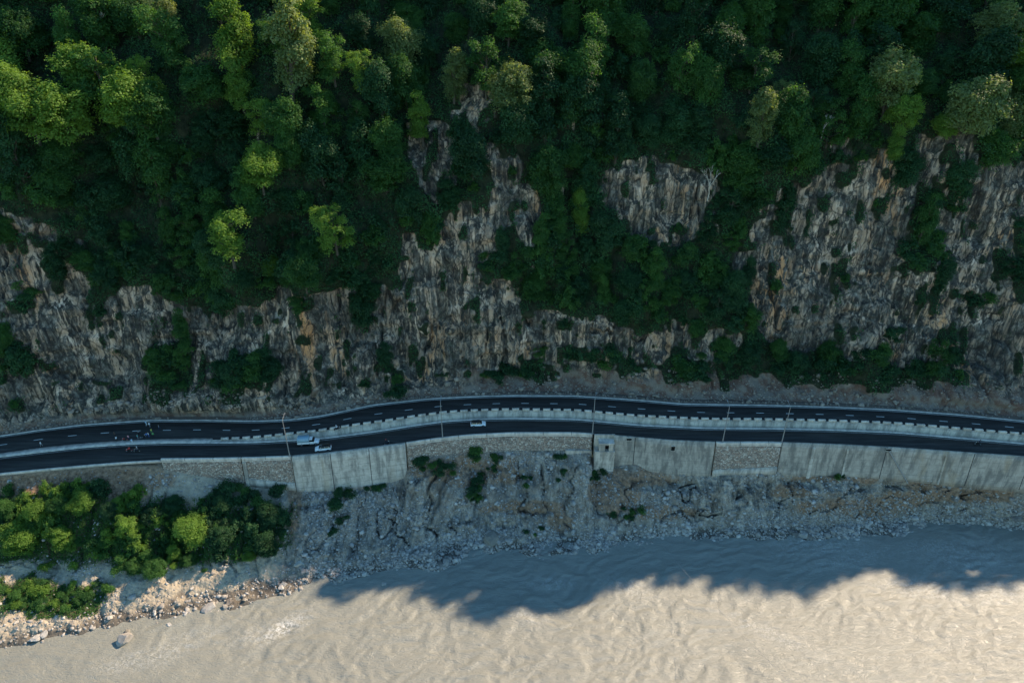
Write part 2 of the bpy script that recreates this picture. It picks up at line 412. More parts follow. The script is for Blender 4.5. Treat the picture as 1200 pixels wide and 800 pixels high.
stop_pts = [(-420, 131), (-100, 129), (0, 129), (100, 129.5), (200, 131), (280, 133), (350, 134.5), (430, 140), (500, 142), (560, 142), (640, 144), (720, 146), (850, 143), (940, 143), (1020, 141), (1130, 140), (1250, 140), (1600, 140)]
back_pts_ = [(-420, 5), (300, 5), (600, 7), (1600, 6)]
Xtop = lambda x: 600+x/225.0*800
sun_bumps = []   # (x, z, radius, out): bumps added to push trees into the sun
def face_y(x, z):
    yb = Yback(x)+1.5; hh = H(x)
    uu = Xtop(x)
    tal = 1.6+3.4*sstep(-15, 5, x)*(1-0.35*sstep(60, 110, x))
    zz = np.maximum(z-hh, 0)
    sa = smooth_interp(np.clip(uu, -410, 1590), stop_pts); yt = sa+80/TE
    f = np.clip(zz/(80-hh), 0, 1)
    base = yb+tal*(1-np.exp(-zz/2.2))
    y = base+(yt-base)*f - 2.5*np.sin(f*math.pi)*sstep(-80, -20, x)*(1-sstep(20, 60, x))
    y100 = sa+6+100/TE; ycr = S_ridge(x)+ZC/TE
    g1 = np.clip((z-80)/20, 0, 1); g2 = np.clip((z-100)/(ZC-100), 0, 1)
    return np.where(z > 100, y100*(1-g2)+ycr*g2, np.where(z > 80, yt*(1-g1)+y100*g1, y))
def on_face(u, v):
    dx, dy, dz = [float(a) for a in ray(u, v)]; t = 190.0
    for _ in range(30):
        x, z = dx*t, CAMZ+dz*t; t = .6*t+.4*float(face_y(np.array([x]), np.array([z]))[0])/dy
    return dx*t, CAMZ+dz*t
sun_bumps = [(*on_face(u, v), r, o) for (u, v, r, o) in ((312, 208, 7, 7), (280, 292, 7, 9), (397, 278, 7, 8), (362, 322, 6, 7), (885, 150, 7, 8), (1032, 118, 9, 4), (1045, 160, 6, 3), (1122, 146, 9, 6), (160, 140, 8, 4), (90, 158, 8, 4))]
cxs = np.concatenate([np.arange(-330, -185, 1.5), np.arange(-185, 185, .46), np.arange(185, 400, 1.1)])
czs = np.concatenate([np.arange(-0.8, 104, .42), np.arange(104, 140.1, 1.5)])
GX, GZ = np.meshgrid(cxs, czs)
hh = H(GX)
ZW = hh+GZ*(ZC-hh)/ZC
ZW = np.where(GZ < 0, hh-0.8, ZW)
GY = face_y(GX, ZW)
rocks = [
 [(-60, 300), (0, 296), (60, 300), (90, 322), (130, 338), (170, 345), (200, 350), (240, 372), (270, 364), (300, 358), (340, 352), (400, 350), (440, 345), (462, 330), (480, 300), (510, 280), (540, 252), (590, 222), (618, 208), (626, 240), (618, 262), (585, 290), (565, 322), (598, 330), (602, 365), (640, 365), (700, 372), (720, 388), (760, 385), (802, 376), (802, 400), (775, 422), (740, 420), (715, 402), (690, 392), (650, 408), (625, 422), (590, 425), (560, 432), (530, 447), (500, 462), (450, 476), (380, 490), (330, 495), (200, 496), (100, 500), (0, 515), (-60, 520)],
 [(0, 252), (40, 256), (62, 280), (50, 298), (20, 292), (0, 285)],
 [(482, 152), (525, 150), (536, 170), (528, 205), (506, 218), (492, 192)],
 [(545, 112), (560, 108), (582, 118), (578, 145), (562, 152), (548, 138)],
 [(568, 178), (600, 170), (612, 182), (600, 200), (575, 200)],
 [(716, 206), (745, 198), (775, 195), (835, 205), (840, 232), (802, 268), (772, 286), (742, 280), (735, 240), (715, 235)],
 [(880, 345), (884, 300), (905, 250), (938, 228), (968, 200), (998, 182), (1040, 172), (1095, 165), (1122, 142), (1122, 172), (1150, 200), (1200, 188), (1290, 190), (1290, 440), (1200, 440), (1150, 425), (1100, 412), (1060, 418), (1010, 402), (960, 408), (930, 400), (900, 380)],
 [(818, 395), (848, 376), (860, 395), (852, 415), (832, 440), (820, 424)],
 [(635, 428), (690, 418), (740, 436), (775, 452), (860, 456), (900, 448), (960, 452), (1010, 460), (1090, 462), (1130, 440), (1200, 430), (1290, 440), (1290, 530), (1100, 500), (700, 480), (420, 500), (560, 455)],
]
holes = [(22, 415, 36, 36), (195, 430, 34, 42), (282, 440, 40, 32), (1085, 295, 42, 30), (1112, 240, 28, 20), (1150, 358, 26, 14), (575, 312, 26, 18), (30, 345, 26, 16), (125, 455, 20, 12), (1195, 300, 18, 60), (1040, 395, 30, 10), (590, 280, 20, 30), (640, 345, 40, 20), (640, 432, 50, 10), (560, 448, 34, 6), (745, 438, 60, 12), (700, 402, 26, 10), (880, 425, 55, 26), (960, 432, 50, 22), (1040, 438, 50, 20), (1105, 440, 30, 16)]
PU, PV = proj(GX, GY, ZW)
jn = fbm(GX/5, ZW/12, GY/6, 3, 5)
jn2 = fbm(GX/2.2, ZW/3.5, 0, 9, 3)
ju, jv = PU+jn*14+jn2*7, PV+fbm(GX/6, ZW/8, 5, 5, 5)*15+jn2*8
rock = np.zeros(GX.shape, bool)
for pl in rocks: rock |= inpoly(ju, jv, pl)
for (a, b, ra, rb) in holes: rock &= ~(((ju-a)/ra)**2+((jv-b)/rb)**2 < 1)
for ax, kk in ((0, 4), (1, 3)):
    r0 = rock.copy()
    for q in range(1, kk+1):
        rock |= np.roll(r0, -q, ax)
        if ax == 1: rock |= np.roll(r0, q, ax)
rock &= ~((fbm(GX/2.6, ZW/5.0, 0, 137, 4) > .62) & (ZW > hh+4))
rock = rock | ((ZW < hh+1.2) & (ZW < 20))
vn = fbm(GX/3.2, ZW/6.5, 0, 131, 4)
rock &= ~((vn > .66) & (ZW > hh+4))
rock |= (vn < -.80) & (fbm(GX/5, ZW/9, 0, 133, 3) > .15) & (ZW < 85) & (ZW > hh+4)
rockf = rock.astype(float)
for _ in range(2):
    rp = np.pad(rockf, 1, mode='edge')
    rockf = (rp[1:-1, 1:-1]*2+rp[:-2, 1:-1]+rp[2:, 1:-1]+rp[1:-1, :-2]+rp[1:-1, 2:])/6
# relief
big = fbm(GX/26, ZW/30, 0, 21, 3)*4.0
mid = fbm(GX/9, ZW/12, 0, 22, 3)*1.7
ribs = (np.abs(fbm(GX/4.2+.4*fbm(GX/11, ZW/9, 0, 31, 2), ZW/20, 0, 23, 4))*1.25-.35)
blocks = fbm(GX/2.2+.3*fbm(GX/5, ZW/5, 0, 35, 2), ZW/5.5, 0, 24, 5)*.50
stp = fbm(GX/6, ZW/5, 0, 36, 3)*3; stp = (np.floor(stp)+sstep(.35, .65, stp-np.floor(stp)))*.36; blocks = blocks+stp
crk = np.exp(-(fbm(GX/5.5+.3*fbm(GX/7, ZW/14, 0, 37, 3), ZW/40, 0, 38, 3)/.045)**2)*(.4+.6*sstep(-.3, .3, fbm(GX/9, ZW/14, 0, 39, 2))); blocks = blocks-crk*2.2
ledge = (fbm(GX/14+.3*ZW/14, ZW/2.2, 0, 25, 3))*1.1
fade = sstep(0, 4, ZW-hh)*(1-sstep(100, 128, ZW))
fadef = sstep(-.2, .6, ZW-hh)
out = (big+mid)*fade+(ribs+blocks+ledge*.6)*rockf*sstep(.3, 3, ZW-hh)*(1-sstep(100, 125, ZW))+fbm(GX/1.2, ZW/1.2, 0, 28, 3)*.20*fadef
for (a, b, r, o) in sun_bumps:
    out = out+o*np.exp(-((GX-a)/r)**2-(np.where(ZW > b, (ZW-b)/(r*.8), (ZW-b)/(r*1.8)))**2)
out = out - .7*(rockf-.5)*sstep(3, 7, ZW-hh)
GY2 = GY-out*.94
ZW2 = ZW+out*.22*sstep(0, 3, ZW-hh)
rub = sstep(6.5, 3.5, ZW-hh+2*fbm(GX/4, ZW/4, 0, 41, 3))*sstep(-25, 0, GX)*(GX < 400) + sstep(2.2, 1.0, ZW-hh)*.8
rub = np.clip(rub, 0, 1)
nxg, nzg = GX.shape[1], GX.shape[0]
# back of the ridge and a long tail behind it
bk = []
for dy_, zz_ in ((14, 137), (50, 118), (150, 70), (500, 20), (900, -25)):
    bk.append((cxs*1.0, GY2[-1]+dy_, np.full_like(cxs, zz_)+fbm(cxs/20, dy_, 0, 5, 2)*3))
VX = np.concatenate([GX]+[b[0][None] for b in bk]); VY = np.concatenate([GY2]+[b[1][None] for b in bk]); VZ = np.concatenate([ZW2]+[b[2][None] for b in bk])
pad = np.zeros((len(bk), nxg))
veg = 1-rockf
cliff_v = np.stack([VX.ravel(), VY.ravel(), VZ.ravel()], 1)
cliff = mesh_np('cliff', cliff_v, grid_faces(nxg, nzg+len(bk)), M['cliff'],
    {'veg': ('POINT', np.concatenate([veg, pad+1])), 'rubble': ('POINT', np.concatenate([rub, pad])), 'crack': ('POINT', np.concatenate([crk, pad]))}, smooth=True)
tag(cliff, 'grey and tan limestone cliff rising behind the road', 'cliff', kind='structure')
CF = grid_faces(nxg, nzg+len(bk))
cliff_bvh = BVHTree.FromPolygons([tuple(v) for v in cliff_v[:nxg*nzg].tolist()], grid_faces(nxg, nzg).tolist())
def hit(bvh, u, v):
    dx, dy, dz = [float(a) for a in ray(u, v)]
    return bvh.ray_cast(Vector((0, 0, CAMZ)), Vector((dx, dy, dz)).normalized())

# ------------------------------------------------------------------ riverbank
WZ = -22.0
bank_cols = {
 -380: [(665, .22), (720, .48), (760, .72), (775, .78), (830, .93), (845, 1)],
 -150: [(615, .22), (665, .5), (700, .74), (715, .80), (775, .94), (790, 1)],
 0: [(580, .18), (625, .45), (655, .68), (668, .76), (738, .93), (752, 1)],
 100: [(577, .18), (620, .45), (652, .68), (680, .80), (715, .93), (735, 1)],
 200: [(582, .25), (620, .5), (655, .74), (680, .87), (706, .96), (720, 1)],
 300: [(590, .18), (620, .4), (650, .66), (672, .83), (690, .94), (703, 1)],
 345: [(592, .15), (615, .38), (640, .63), (660, .80), (676, .92), (690, 1)],
 400: [(586, .12), (610, .36), (635, .62), (655, .82), (668, .92), (679, 1)],
 475: [(572, .16), (600, .45), (625, .72), (640, .86), (652, .94), (662, 1)],
 530: [(548, .18), (575, .42), (605, .70), (625, .86), (640, .95), (655, 1)],
 600: [(542, .17), (570, .43), (600, .72), (618, .87), (630, .95), (641, 1)],
 690: [(552, .18), (572, .38), (600, .66), (620, .84), (634, .94), (647, 1)],
 760: [(563, .12), (580, .30), (600, .56), (614, .76), (626, .92), (635, 1)],
 840: [(566, .13), (580, .30), (596, .55), (607, .74), (618, .91), (627, 1)],
 915: [(563, .13), (578, .32), (588, .48), (604, .74), (617, .91), (629, 1)],
 1000: [(566, .12), (577, .22), (584, .32), (603, .73), (615, .90), (626, 1)],
 1080: [(567, .12), (576, .27), (588, .55), (599, .78), (608, .92), (616, 1)],
 1200: [(576, .12), (583, .30), (591, .56), (598, .78), (604, .92), (610, 1)],
 1380: [(596, .12), (604, .30), (612, .56), (620, .78), (627, .92), (634, 1)],
 1580: [(616, .12), (624, .30), (632, .56), (640, .78), (648, .92), (655, 1)],
}
BU = np.concatenate([np.arange(-380, -40, 6.0), np.arange(-40, 1245, 1.7), np.arange(1245, 1581, 6.0)])
fx, fy, fz = foot_of_u(BU)
keys = sorted(bank_cols)
kn_x, kn_y, kn_z = [fx, fx], [fy+2.5, fy], [fz+.1, fz]
shore_pts = [(-400, 847), (-150, 790), (0, 754), (37, 750), (75, 742), (112, 736), (155, 725), (207, 720), (250, 717), (275, 712), (300, 702), (350, 690), (400, 679), (430, 675), (440, 667), (475, 662), (512, 664), (532, 660), (548, 648), (590, 641), (605, 642), (617, 649), (632, 654), (650, 648), (700, 646), (737, 637), (800, 631), (850, 627), (900, 629.5), (950, 629.5), (1025, 625), (1062, 625), (1075, 617), (1100, 610), (1200, 610), (1400, 634), (1600, 657)]
for k in range(6):
    vk = smooth_interp(BU, [(q, bank_cols[q][k][0]) for q in keys]) if k < 5 else np.interp(BU, *C(shore_pts))
    fk = smooth_interp(BU, [(q, bank_cols[q][k][1]) for q in keys]) if k < 5 else np.ones_like(BU)
    z = fz+(WZ+.12-fz)*np.clip(fk, 0, 1)
    x, y = unproj(BU, vk, z); kn_x.append(x); kn_y.append(y); kn_z.append(z)
kn_x.append(kn_x[-1]*0.98); kn_y.append(kn_y[-1]-7); kn_z.append(kn_z[-1]-4)
KX, KY, KZ = [np.array(a) for a in (kn_x, kn_y, kn_z)]
for i in range(2, KY.shape[0]): KY[i] = np.minimum(KY[i], KY[i-1]-.25)
per = [2, 10, 26, 30, 26, 18, 14, 10]
ts = np.concatenate([np.linspace(i, i+1, n, endpoint=False) for i, n in enumerate(per)]+[[len(per)]])
def ev(K):
    i0 = np.clip(np.floor(ts).astype(int), 0, K.shape[0]-2); f = (ts-i0)[:, None]
    return K[i0]*(1-f)+K[i0+1]*f
BX, BY, BZ = ev(KX), ev(KY), ev(KZ)
for _ in range(5):     # soften knees, keep ends
    for A in (BX, BY, BZ): A[13:-1] = A[13:-1]*.5+.25*(A[12:-2]+A[14:])
tt = ts[:, None]
mfree = sstep(1.0, 2.0, tt)*(1-sstep(6.4, 7.2, tt)*.8)
UU = np.broadcast_to(BU[None], BX.shape)
bpu, bpv = proj(BX, BY, BZ)
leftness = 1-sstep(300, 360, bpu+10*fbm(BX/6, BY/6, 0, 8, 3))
face_w = sstep(1.2, 2.2, tt)*(1-sstep(4.6, 5.3, tt))
rill = (-np.abs(fbm(BX/2.9+.35*fbm(BX/8, BZ/8, 0, 2, 2), tt*.55, 0, 52, 4))*3.0+1.0-2.6*np.exp(-(fbm(BX/6+.4*fbm(BX/5, tt, 0, 3, 2), tt*.35, 0, 56, 3)/.07)**2))*(.5+.7*sstep(-.4, .4, fbm(BX/12, tt*.8, 0, 59, 2)))
d = fbm(BX/14, BY/14, BZ/14, 51, 3)*1.6*mfree+rill*face_w*(1-.4*leftness)+fbm(BX/2.2, BY/2.2, BZ/2.2, 54, 4)*.55*mfree+fbm(BX/.8, BY/.8, BZ/.8, 57, 2)*.16*mfree*(1-.6*leftness)
shore_n = sstep(5.5, 6.5, tt)*(1-sstep(7.2, 7.6, tt))
d = d+shore_n*fbm(BX/3, BY/3, 0, 58, 4)*.45
BY2, BZ2 = BY-.55*d*face_w, BZ+d*(1-.35*face_w)
def ell(pts, u=bpu, v=bpv, jit=1.0):
    r = np.zeros(u.shape); n1 = fbm(BX/3.0, BY/6, BZ/6, 61, 5)*1.5+.6*fbm(BX/1.0, BY/3, BZ/3, 63, 3)
    for (a, b, ra, rb) in pts:
        q = ((u-a)/ra)**2+((v-b)/rb)**2; r = np.maximum(r, sstep(1.25, .75, q+n1*.45*jit))
    return r
brown = None
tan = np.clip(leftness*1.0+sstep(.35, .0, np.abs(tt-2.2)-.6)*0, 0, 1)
brown0 = leftness*sstep(.9, 1.05, tt)*(1-sstep(1.9, 2.3, tt+.25*fbm(BX/3, BY/3, 0, 66, 3)))*(1-sstep(165, 185, bpu))
brown = ell([(60, 562, 120, 16), (150, 555, 50, 14), (500, 545, 30, 14), (560, 552, 60, 16), (720, 575, 30, 26), (750, 560, 40, 12), (655, 610, 20, 10), (930, 575, 20, 8), (1000, 595, 70, 11), (1060, 585, 40, 10), (1080, 568, 25, 8), (1130, 580, 60, 9), (980, 560, 60, 5), (345, 590, 8, 40), (620, 595, 60, 8), (780, 600, 40, 8)])*.8
brown = np.maximum(brown, brown0)
bveg = np.maximum(leftness*sstep(1.9, 2.4, tt+.25*fbm(BX/3, BY/3, 0, 66, 3))*(1-sstep(3.9, 4.5, tt+.2*fbm(BX/4, BY/4, 0, 67, 3)))*.95, 0)
bveg = np.maximum(bveg, ell([(50, 699, 72, 26)])*.9)
wet = sstep(WZ+1.5, WZ+.5, BZ2+.4*fbm(BX/2, BY/2, 0, 97, 3))
bank_v = np.stack([BX.ravel(), BY2.ravel(), BZ2.ravel()], 1)
nbx, nbz = BX.shape[1], BX.shape[0]
bank = mesh_np('riverbank', bank_v, grid_faces(nbx, nbz, True), M['bank'],
    {'tan': ('POINT', tan), 'brown': ('POINT', brown), 'veg': ('POINT', bveg), 'wet': ('POINT', wet)}, smooth=True)
tag(bank, 'eroded gravel bank falling from the walls to the river', 'riverbank', kind='structure')
bank_bvh = BVHTree.FromPolygons([tuple(v) for v in bank_v.tolist()], grid_faces(nbx, nbz, True).tolist())

# ------------------------------------------------------------------ river
wx = np.concatenate([np.linspace(-500, -150, 30, endpoint=False), np.arange(-150, 150, .5), np.linspace(150, 500, 30)])
wy = np.concatenate([np.linspace(-400, 78, 24, endpoint=False), np.arange(78, 138, .42), np.linspace(138, 175, 10)])
WX, WY = np.meshgrid(wx, wy)
wpx = WX+4*fbm(WX/18, WY/14, 0, 71, 3); wpy = WY+4*fbm(WX/16, WY/12, 3, 72, 3)
a_ = .35; rx, ry = wpx*math.cos(a_)+wpy*math.sin(a_), -wpx*math.sin(a_)+wpy*math.cos(a_)
act = .45+.55*sstep(-.25, .5, fbm(WX/35, WY/22, 0, 75, 2)+.25*sstep(-60, 60, WX))
wz = (-np.abs(fbm(rx/6, ry/3.2, 0, 73, 5))*.25+fbm(rx/2.0, ry/1.0, 0, 74, 4)*.17)*act + fbm(WX/14, WY/9, 0, 76, 2)*.12
vis = ((WX > -152) & (WX < 152) & (WY > 76) & (WY < 140)).astype(float)
wpu, wpv = proj(WX, WY, WX*0+WZ)
foam = np.zeros(WX.shape)
for (a, b, ra, rb, ang) in ((332, 735, 32, 9, -.5), (296, 745, 30, 10, -.3), (645, 683, 30, 8, 0), (740, 690, 36, 10, .3), (1085, 690, 60, 12, .2), (1170, 695, 45, 14, 0), (1000, 655, 60, 10, -.2), (620, 722, 24, 8, .3), (1130, 650, 70, 22, 0), (960, 640, 60, 14, 0), (200, 760, 60, 14, -.4), (150, 775, 40, 12, -.3), (900, 740, 60, 8, .4), (1100, 640, 50, 10, 0)):
    ca, sa = math.cos(ang), math.sin(ang); du, dv = wpu-a, wpv-b
    q = ((du*ca+dv*sa)/ra)**2+((-du*sa+dv*ca)/rb)**2
    foam = np.maximum(foam, np.exp(-q)*(.8 if a in (332,) else .28))
river = mesh_np('river', np.stack([WX.ravel(), WY.ravel(), (WZ+wz*vis).ravel()], 1), grid_faces(len(wx), len(wy)), M['water'], {'foam': ('POINT', foam)}, smooth=True)
tag(river, 'silty river, beige in sun and blue in shade', 'river', kind='structure')

# ------------------------------------------------------------------ roads
XS = np.concatenate([np.arange(-260, -150, 4.0), np.arange(-150, 150, 1.0), np.arange(150, 261, 4.0)])
def strip(name, xs, ya, yb, za, zb, mat, thick=0.0, parent=None, nacross=2):
    xs = np.asarray(xs); f = np.linspace(0, 1, nacross)[:, None]
    Y = ya[None]*(1-f)+yb[None]*f; Z = za[None]*(1-f)+zb[None]*f; X = np.broadcast_to(xs[None], Y.shape)
    v = np.stack([X.ravel(), Y.ravel(), Z.ravel()], 1); fc = grid_faces(len(xs), nacross)
    if thick:
        # closed slab: profile loop (a-bottom, a-top, b-top, b-bottom)
        n = len(xs)
        P = [(ya, za-thick), (ya, za), (yb, zb), (yb, zb-thick)]
        v = np.concatenate([np.stack([xs, p[0], p[1]], 1) for p in P])
        fc = []
        for k in range(4):
            k2 = (k+1) % 4
            for i in range(n-1): fc.append((k*n+i, k*n+i+1, k2*n+i+1, k2*n+i))
        fc.append((0, n, 2*n, 3*n)); fc.append((n-1, 4*n-1, 3*n-1, 2*n-1))
    return mesh_np(name, v, fc, mat, parent=parent)
Hx = H(XS)
low = strip('lower_road', XS, Yout(XS), Ylo(XS)-.01, 0*XS, 0*XS, M['asphalt'], thick=1.0)
tag(low, 'dark asphalt lower carriageway along the outer parapet', 'road', kind='structure')
upr = strip('upper_road', XS, Ymed_back(XS)+.01, Yback(XS), Hx+.004, Hx+.004, M['asphalt2'], thick=1.2)
tag(upr, 'dark asphalt upper carriageway under the cliff', 'road', kind='structure')
# painted markings (parts of the roads)
Ymid = lambda x: (Ymed_back(x)*.5+Yback(x)*.5)
bmk = bmesh.new()
def decal(bm, xa, xb, yf, w_, z_off, n=3):
    xs = np.linspace(xa, xb, n); A = [bm.verts.new((x, float(yf(x))-w_/2, float(H(x))+z_off if z_off > 0 else -z_off)) for x in xs]
    B = [bm.verts.new((x, float(yf(x))+w_/2, float(H(x))+z_off if z_off > 0 else -z_off)) for x in xs]
    for i in range(n-1): bm.faces.new((A[i], A[i+1], B[i+1], B[i]))
x = -250.0
while x < 250:
    decal(bmk, x, x+2.1, Ymid, .26, .012); x += 8.15
dash = obj_bm('lane_dashes', bmk, M['mark'], upr)
bmk = bmesh.new(); decal(bmk, -250, 250, lambda x: Yback(x)-.45, .16, .012, 300); obj_bm('edge_line', bmk, M['mark'], upr)
bmk = bmesh.new(); decal(bmk, -250, 250, lambda x: Ylo(x)-.5, .10, -.008, 300); obj_bm('edge_line', bmk, M['mark'], low)
# back kerb and gutter
kb = strip('back_kerb', XS, Yback(XS)+.02, Yback(XS)+.5, Hx+.16, Hx+.16, M['parapet'], thick=.9)
tag(kb, 'concrete kerb between upper carriageway and cliff foot', 'kerb', kind='structure')
vg = strip('gutter', XS, Yback(XS)+.51, Yback(XS)+2.6, Hx+.02, Hx+.35, simple('roadside_dirt', (.13, .10, .08), .95, .1, var=.5), thick=.6)
tag(vg, 'gravel gutter strip at the cliff foot', 'gutter', kind='structure')
# ------------------------------------------------------------------ median
Um = U_of_x(XS)
XM = float(np.interp(246, US, xl))
XL = np.append(XS[XS < XM-.1], XM)
tag(strip('median_kerb', XL, Ylo(XL), Ymed_back(XL), 0*XL+.22, 0*XL+.22+H(XL), M['parapet'], thick=1.0), 'low concrete median strip at the left end', 'kerb', kind='structure')
XR = np.insert(XS[XS > XM+.1], 0, XM+.02)
med = empty('median_wall', (float(XR[0]), float(Ylo(XR[0])), 0))
tag(med, 'long pale concrete median wall with notched parapet between the two carriageways', 'wall')
def as_child(o, p): o.parent = p; o.matrix_parent_inverse = Matrix.Translation(-Vector(p.location)); return o
as_child(strip('kerb_strip', XR, Ylo(XR), Ylo(XR)+MW0-.003, 0*XR+.16, 0*XR+.18, M['parapet'], thick=.8), med)
as_child(strip('wall_body', XR, Ylo(XR)+MW0, Ylo(XR)+MW0+.44, H(XR)+.24, H(XR)+.24, M['conc'], thick=4.0), med)
x = float(np.interp(258, US, xl)); nb = 0
while x < 152 and nb < 98:
    xs = np.array([x, x+.98, x+1.96])
    lift = .68
    b = strip('parapet_block', xs, Ylo(xs)+MW0-.03, Ylo(xs)+MW0+.46, H(xs)+.24+lift, H(xs)+.24+lift, M['parapet'], thick=lift-.003)
    as_child(b, med)
    x += 2.87; nb += 1
as_child(strip('black_band', XR, Ylo(XR)+MW0+.442, Ylo(XR)+MW0+.447, H(XR)+.22, H(XR)+.22, M['near_black'], thick=.2), med)  # thin dark strip along the back of the median wall

# ------------------------------------------------------------------ retaining walls
def X_at(u, v=None):  # x of the outer edge at station u
    return float(np.interp(u, US, xo))
def wall_section(u0, u1, mat, name, label, parapet=0.8, proud=0.0, topz=0.0, buttress=(), base=None, joints=(), extra_depth=1.2):
    us = np.unique(np.concatenate([np.arange(u0, u1, 2.5), [u1]])) + 0.0
    us[0] += .12; us[-1] -= .12
    xe = np.interp(us, US, xo); ye = np.interp(us, US, yo)
    fx, fy, fz = foot_of_u(us); n = len(us)
    root = empty(name, (float(xe[n//2]), float(ye[n//2]), float(fz[n//2]))); tag(root, label, 'retaining wall')
    zt = np.full(n, topz-.01 if parapet else topz)
    yf = ye-.45-proud
    rows = [(ye-.01, fz-extra_depth), (ye-.01, zt)]
    prof = [(ye-.01, zt), (yf, zt)]
    depth = 6
    for k in range(1, depth+1):
        z = zt+(fz-extra_depth-zt)*k/depth; prof.append((yf+BATTER*(z-topz), z))
    prof.append((ye-.01, fz-extra_depth))
    v = np.concatenate([np.stack([xe, p[0], p[1]], 1) for p in prof]); m_ = len(prof); fc = []
    for k in range(m_):
        k2 = (k+1) % m_
        for i in range(n-1): fc.append((k*n+i, k2*n+i, k2*n+i+1, k*n+i+1))
    o = mesh_np('wall_face', v, fc, mat); as_child(o, root)
    bm = bmesh.new(); bm.from_mesh(o.data); bm.verts.ensure_lookup_table()
    for e in (0, n-1):
        bm.faces.new([bm.verts[k*n+e] for k in range(m_)])
    bmesh.ops.recalc_face_normals(bm, faces=bm.faces[:]); bm.to_mesh(o.data); bm.free()
    if parapet:
        p = strip('parapet', xe, ye-.52-proud, ye-.02, 0*xe+parapet, 0*xe+parapet, M['parapet'], thick=parapet-.0); as_child(p, root)
        q = strip('coping', xe, ye-.60-proud, ye-.521-proud, 0*xe+.10, 0*xe+.10, M['parapet'], thick=.35); as_child(q, root)
        bm = bmesh.new()
        for uu in np.arange(u0+28, u1-6, 33):
            xx = float(np.interp(uu, US, xo)); yy = float(np.interp(uu, US, yo))
            bx(bm, xx-.06, xx+.06, yy-.535-proud, yy-.522-proud, .06+.05, parapet-.02); bx(bm, xx-.06, xx+.06, yy-.51-proud, yy-.05, parapet-.01, parapet+.012)
        if len(bm.verts): as_child(obj_bm('joint', bm, M['near_black']), root)
        else: bm.free()
    for (uu, wd) in buttress:
        i = int(np.argmin(abs(us-uu))); xx, yy, zf = float(xe[i]), float(yf[i]), float(fz[i])
        bm = bmesh.new(); z1 = -.35
        vs = []
        for (z, pr) in ((zf-.8, .34), (z1-.3, .30), (z1, .02)):
            yb = yy+BATTER*(z-topz)
            vs.append([bm.verts.new((xx-wd/2, yb+.02, z)), bm.verts.new((xx+wd/2, yb+.02, z)), bm.verts.new((xx+wd/2, yb-pr, z)), bm.verts.new((xx-wd/2, yb-pr, z))])
        for A, B in zip(vs[:-1], vs[1:]):
            for k in range(4): bm.faces.new((A[k], A[(k+1) % 4], B[(k+1) % 4], B[k]))
        bm.faces.new(vs[0]); bm.faces.new(vs[-1])
        as_child(obj_bm('buttress', bm, M['conc']), root)
    for uu in joints:
        i = int(np.argmin(abs(us-uu))); xx, yy, zf = float(xe[i]), float(yf[i]), float(fz[i])
        bm = bmesh.new(); zt_ = topz-.05
        A = [bm.verts.new((xx+s*.09, yy+BATTER*(z-topz)-.012, z)) for (s, z) in ((-1, zf-.5), (1, zf-.5), (1, zt_), (-1, zt_))]
        bm.faces.new(A)
        r = bmesh.ops.extrude_face_region(bm, geom=bm.faces[:])
        for g in r['geom']:
            if isinstance(g, bmesh.types.BMVert): g.co.y += .05
        as_child(obj_bm('joint', bm, M['near_black']), root)
    if base:
        h0, pr = base
        yb = fz*0+yf+BATTER*(fz+h0-topz)
        as_child(strip('base_beam', xe, yb-pr, yb-.003+.3, fz+h0, fz+h0, M['conc'], thick=h0+1.0), root)
    return root
wall_section(190, 283, M['masonry'], 'retaining_wall', 'tapering stone masonry wall under white parapet, leftmost of the walls', .8)
wall_section(284, 342, M['masonry'], 'retaining_wall', 'stone masonry wall with concrete base beam beside the leftmost lamp post', .8, base=(2.2, .35), buttress=((286, .9),))
wall_section(343, 475.5, M['conc'], 'retaining_wall', 'tall plain pale concrete wall in front of the truck', 0, topz=.75, proud=.35, joints=(388, 433))
wall_section(476.5, 694, M['masonry'], 'retaining_wall', 'long shallow stone masonry wall under white parapet, in the middle of the bank', .8)
wall_section(719, 837.5, M['conc_st'], 'retaining_wall', 'stained concrete wall just right of the small concrete hut', 0, topz=.75, joints=(745,))
wall_section(838.5, 914.5, M['masonry'], 'retaining_wall', 'stone masonry wall between the two right lamp posts, with concrete base', .8, proud=.25, base=(1.6, .35))
wall_section(915.5, 1330, M['conc_st'], 'retaining_wall', 'long stained concrete wall with buttresses at the right end', 0, topz=.75, buttress=((954, .8), (993, .5), (1107, .4)), joints=(1037, 1140, 1205))
# low kerb at the left verge
xv = XS[U_of_x(XS) < 191]; uv_ = np.interp(xv, xo, US); xv = np.append(xv[uv_ < 189.5], float(np.interp(190, US, xo)))
tag(strip('outer_kerb', xv, Yout(xv)-.42, Yout(xv)-.01, 0*xv+.2, 0*xv+.2, M['parapet'], thick=.7), 'thin kerb on the outer left edge', 'kerb', kind='structure')

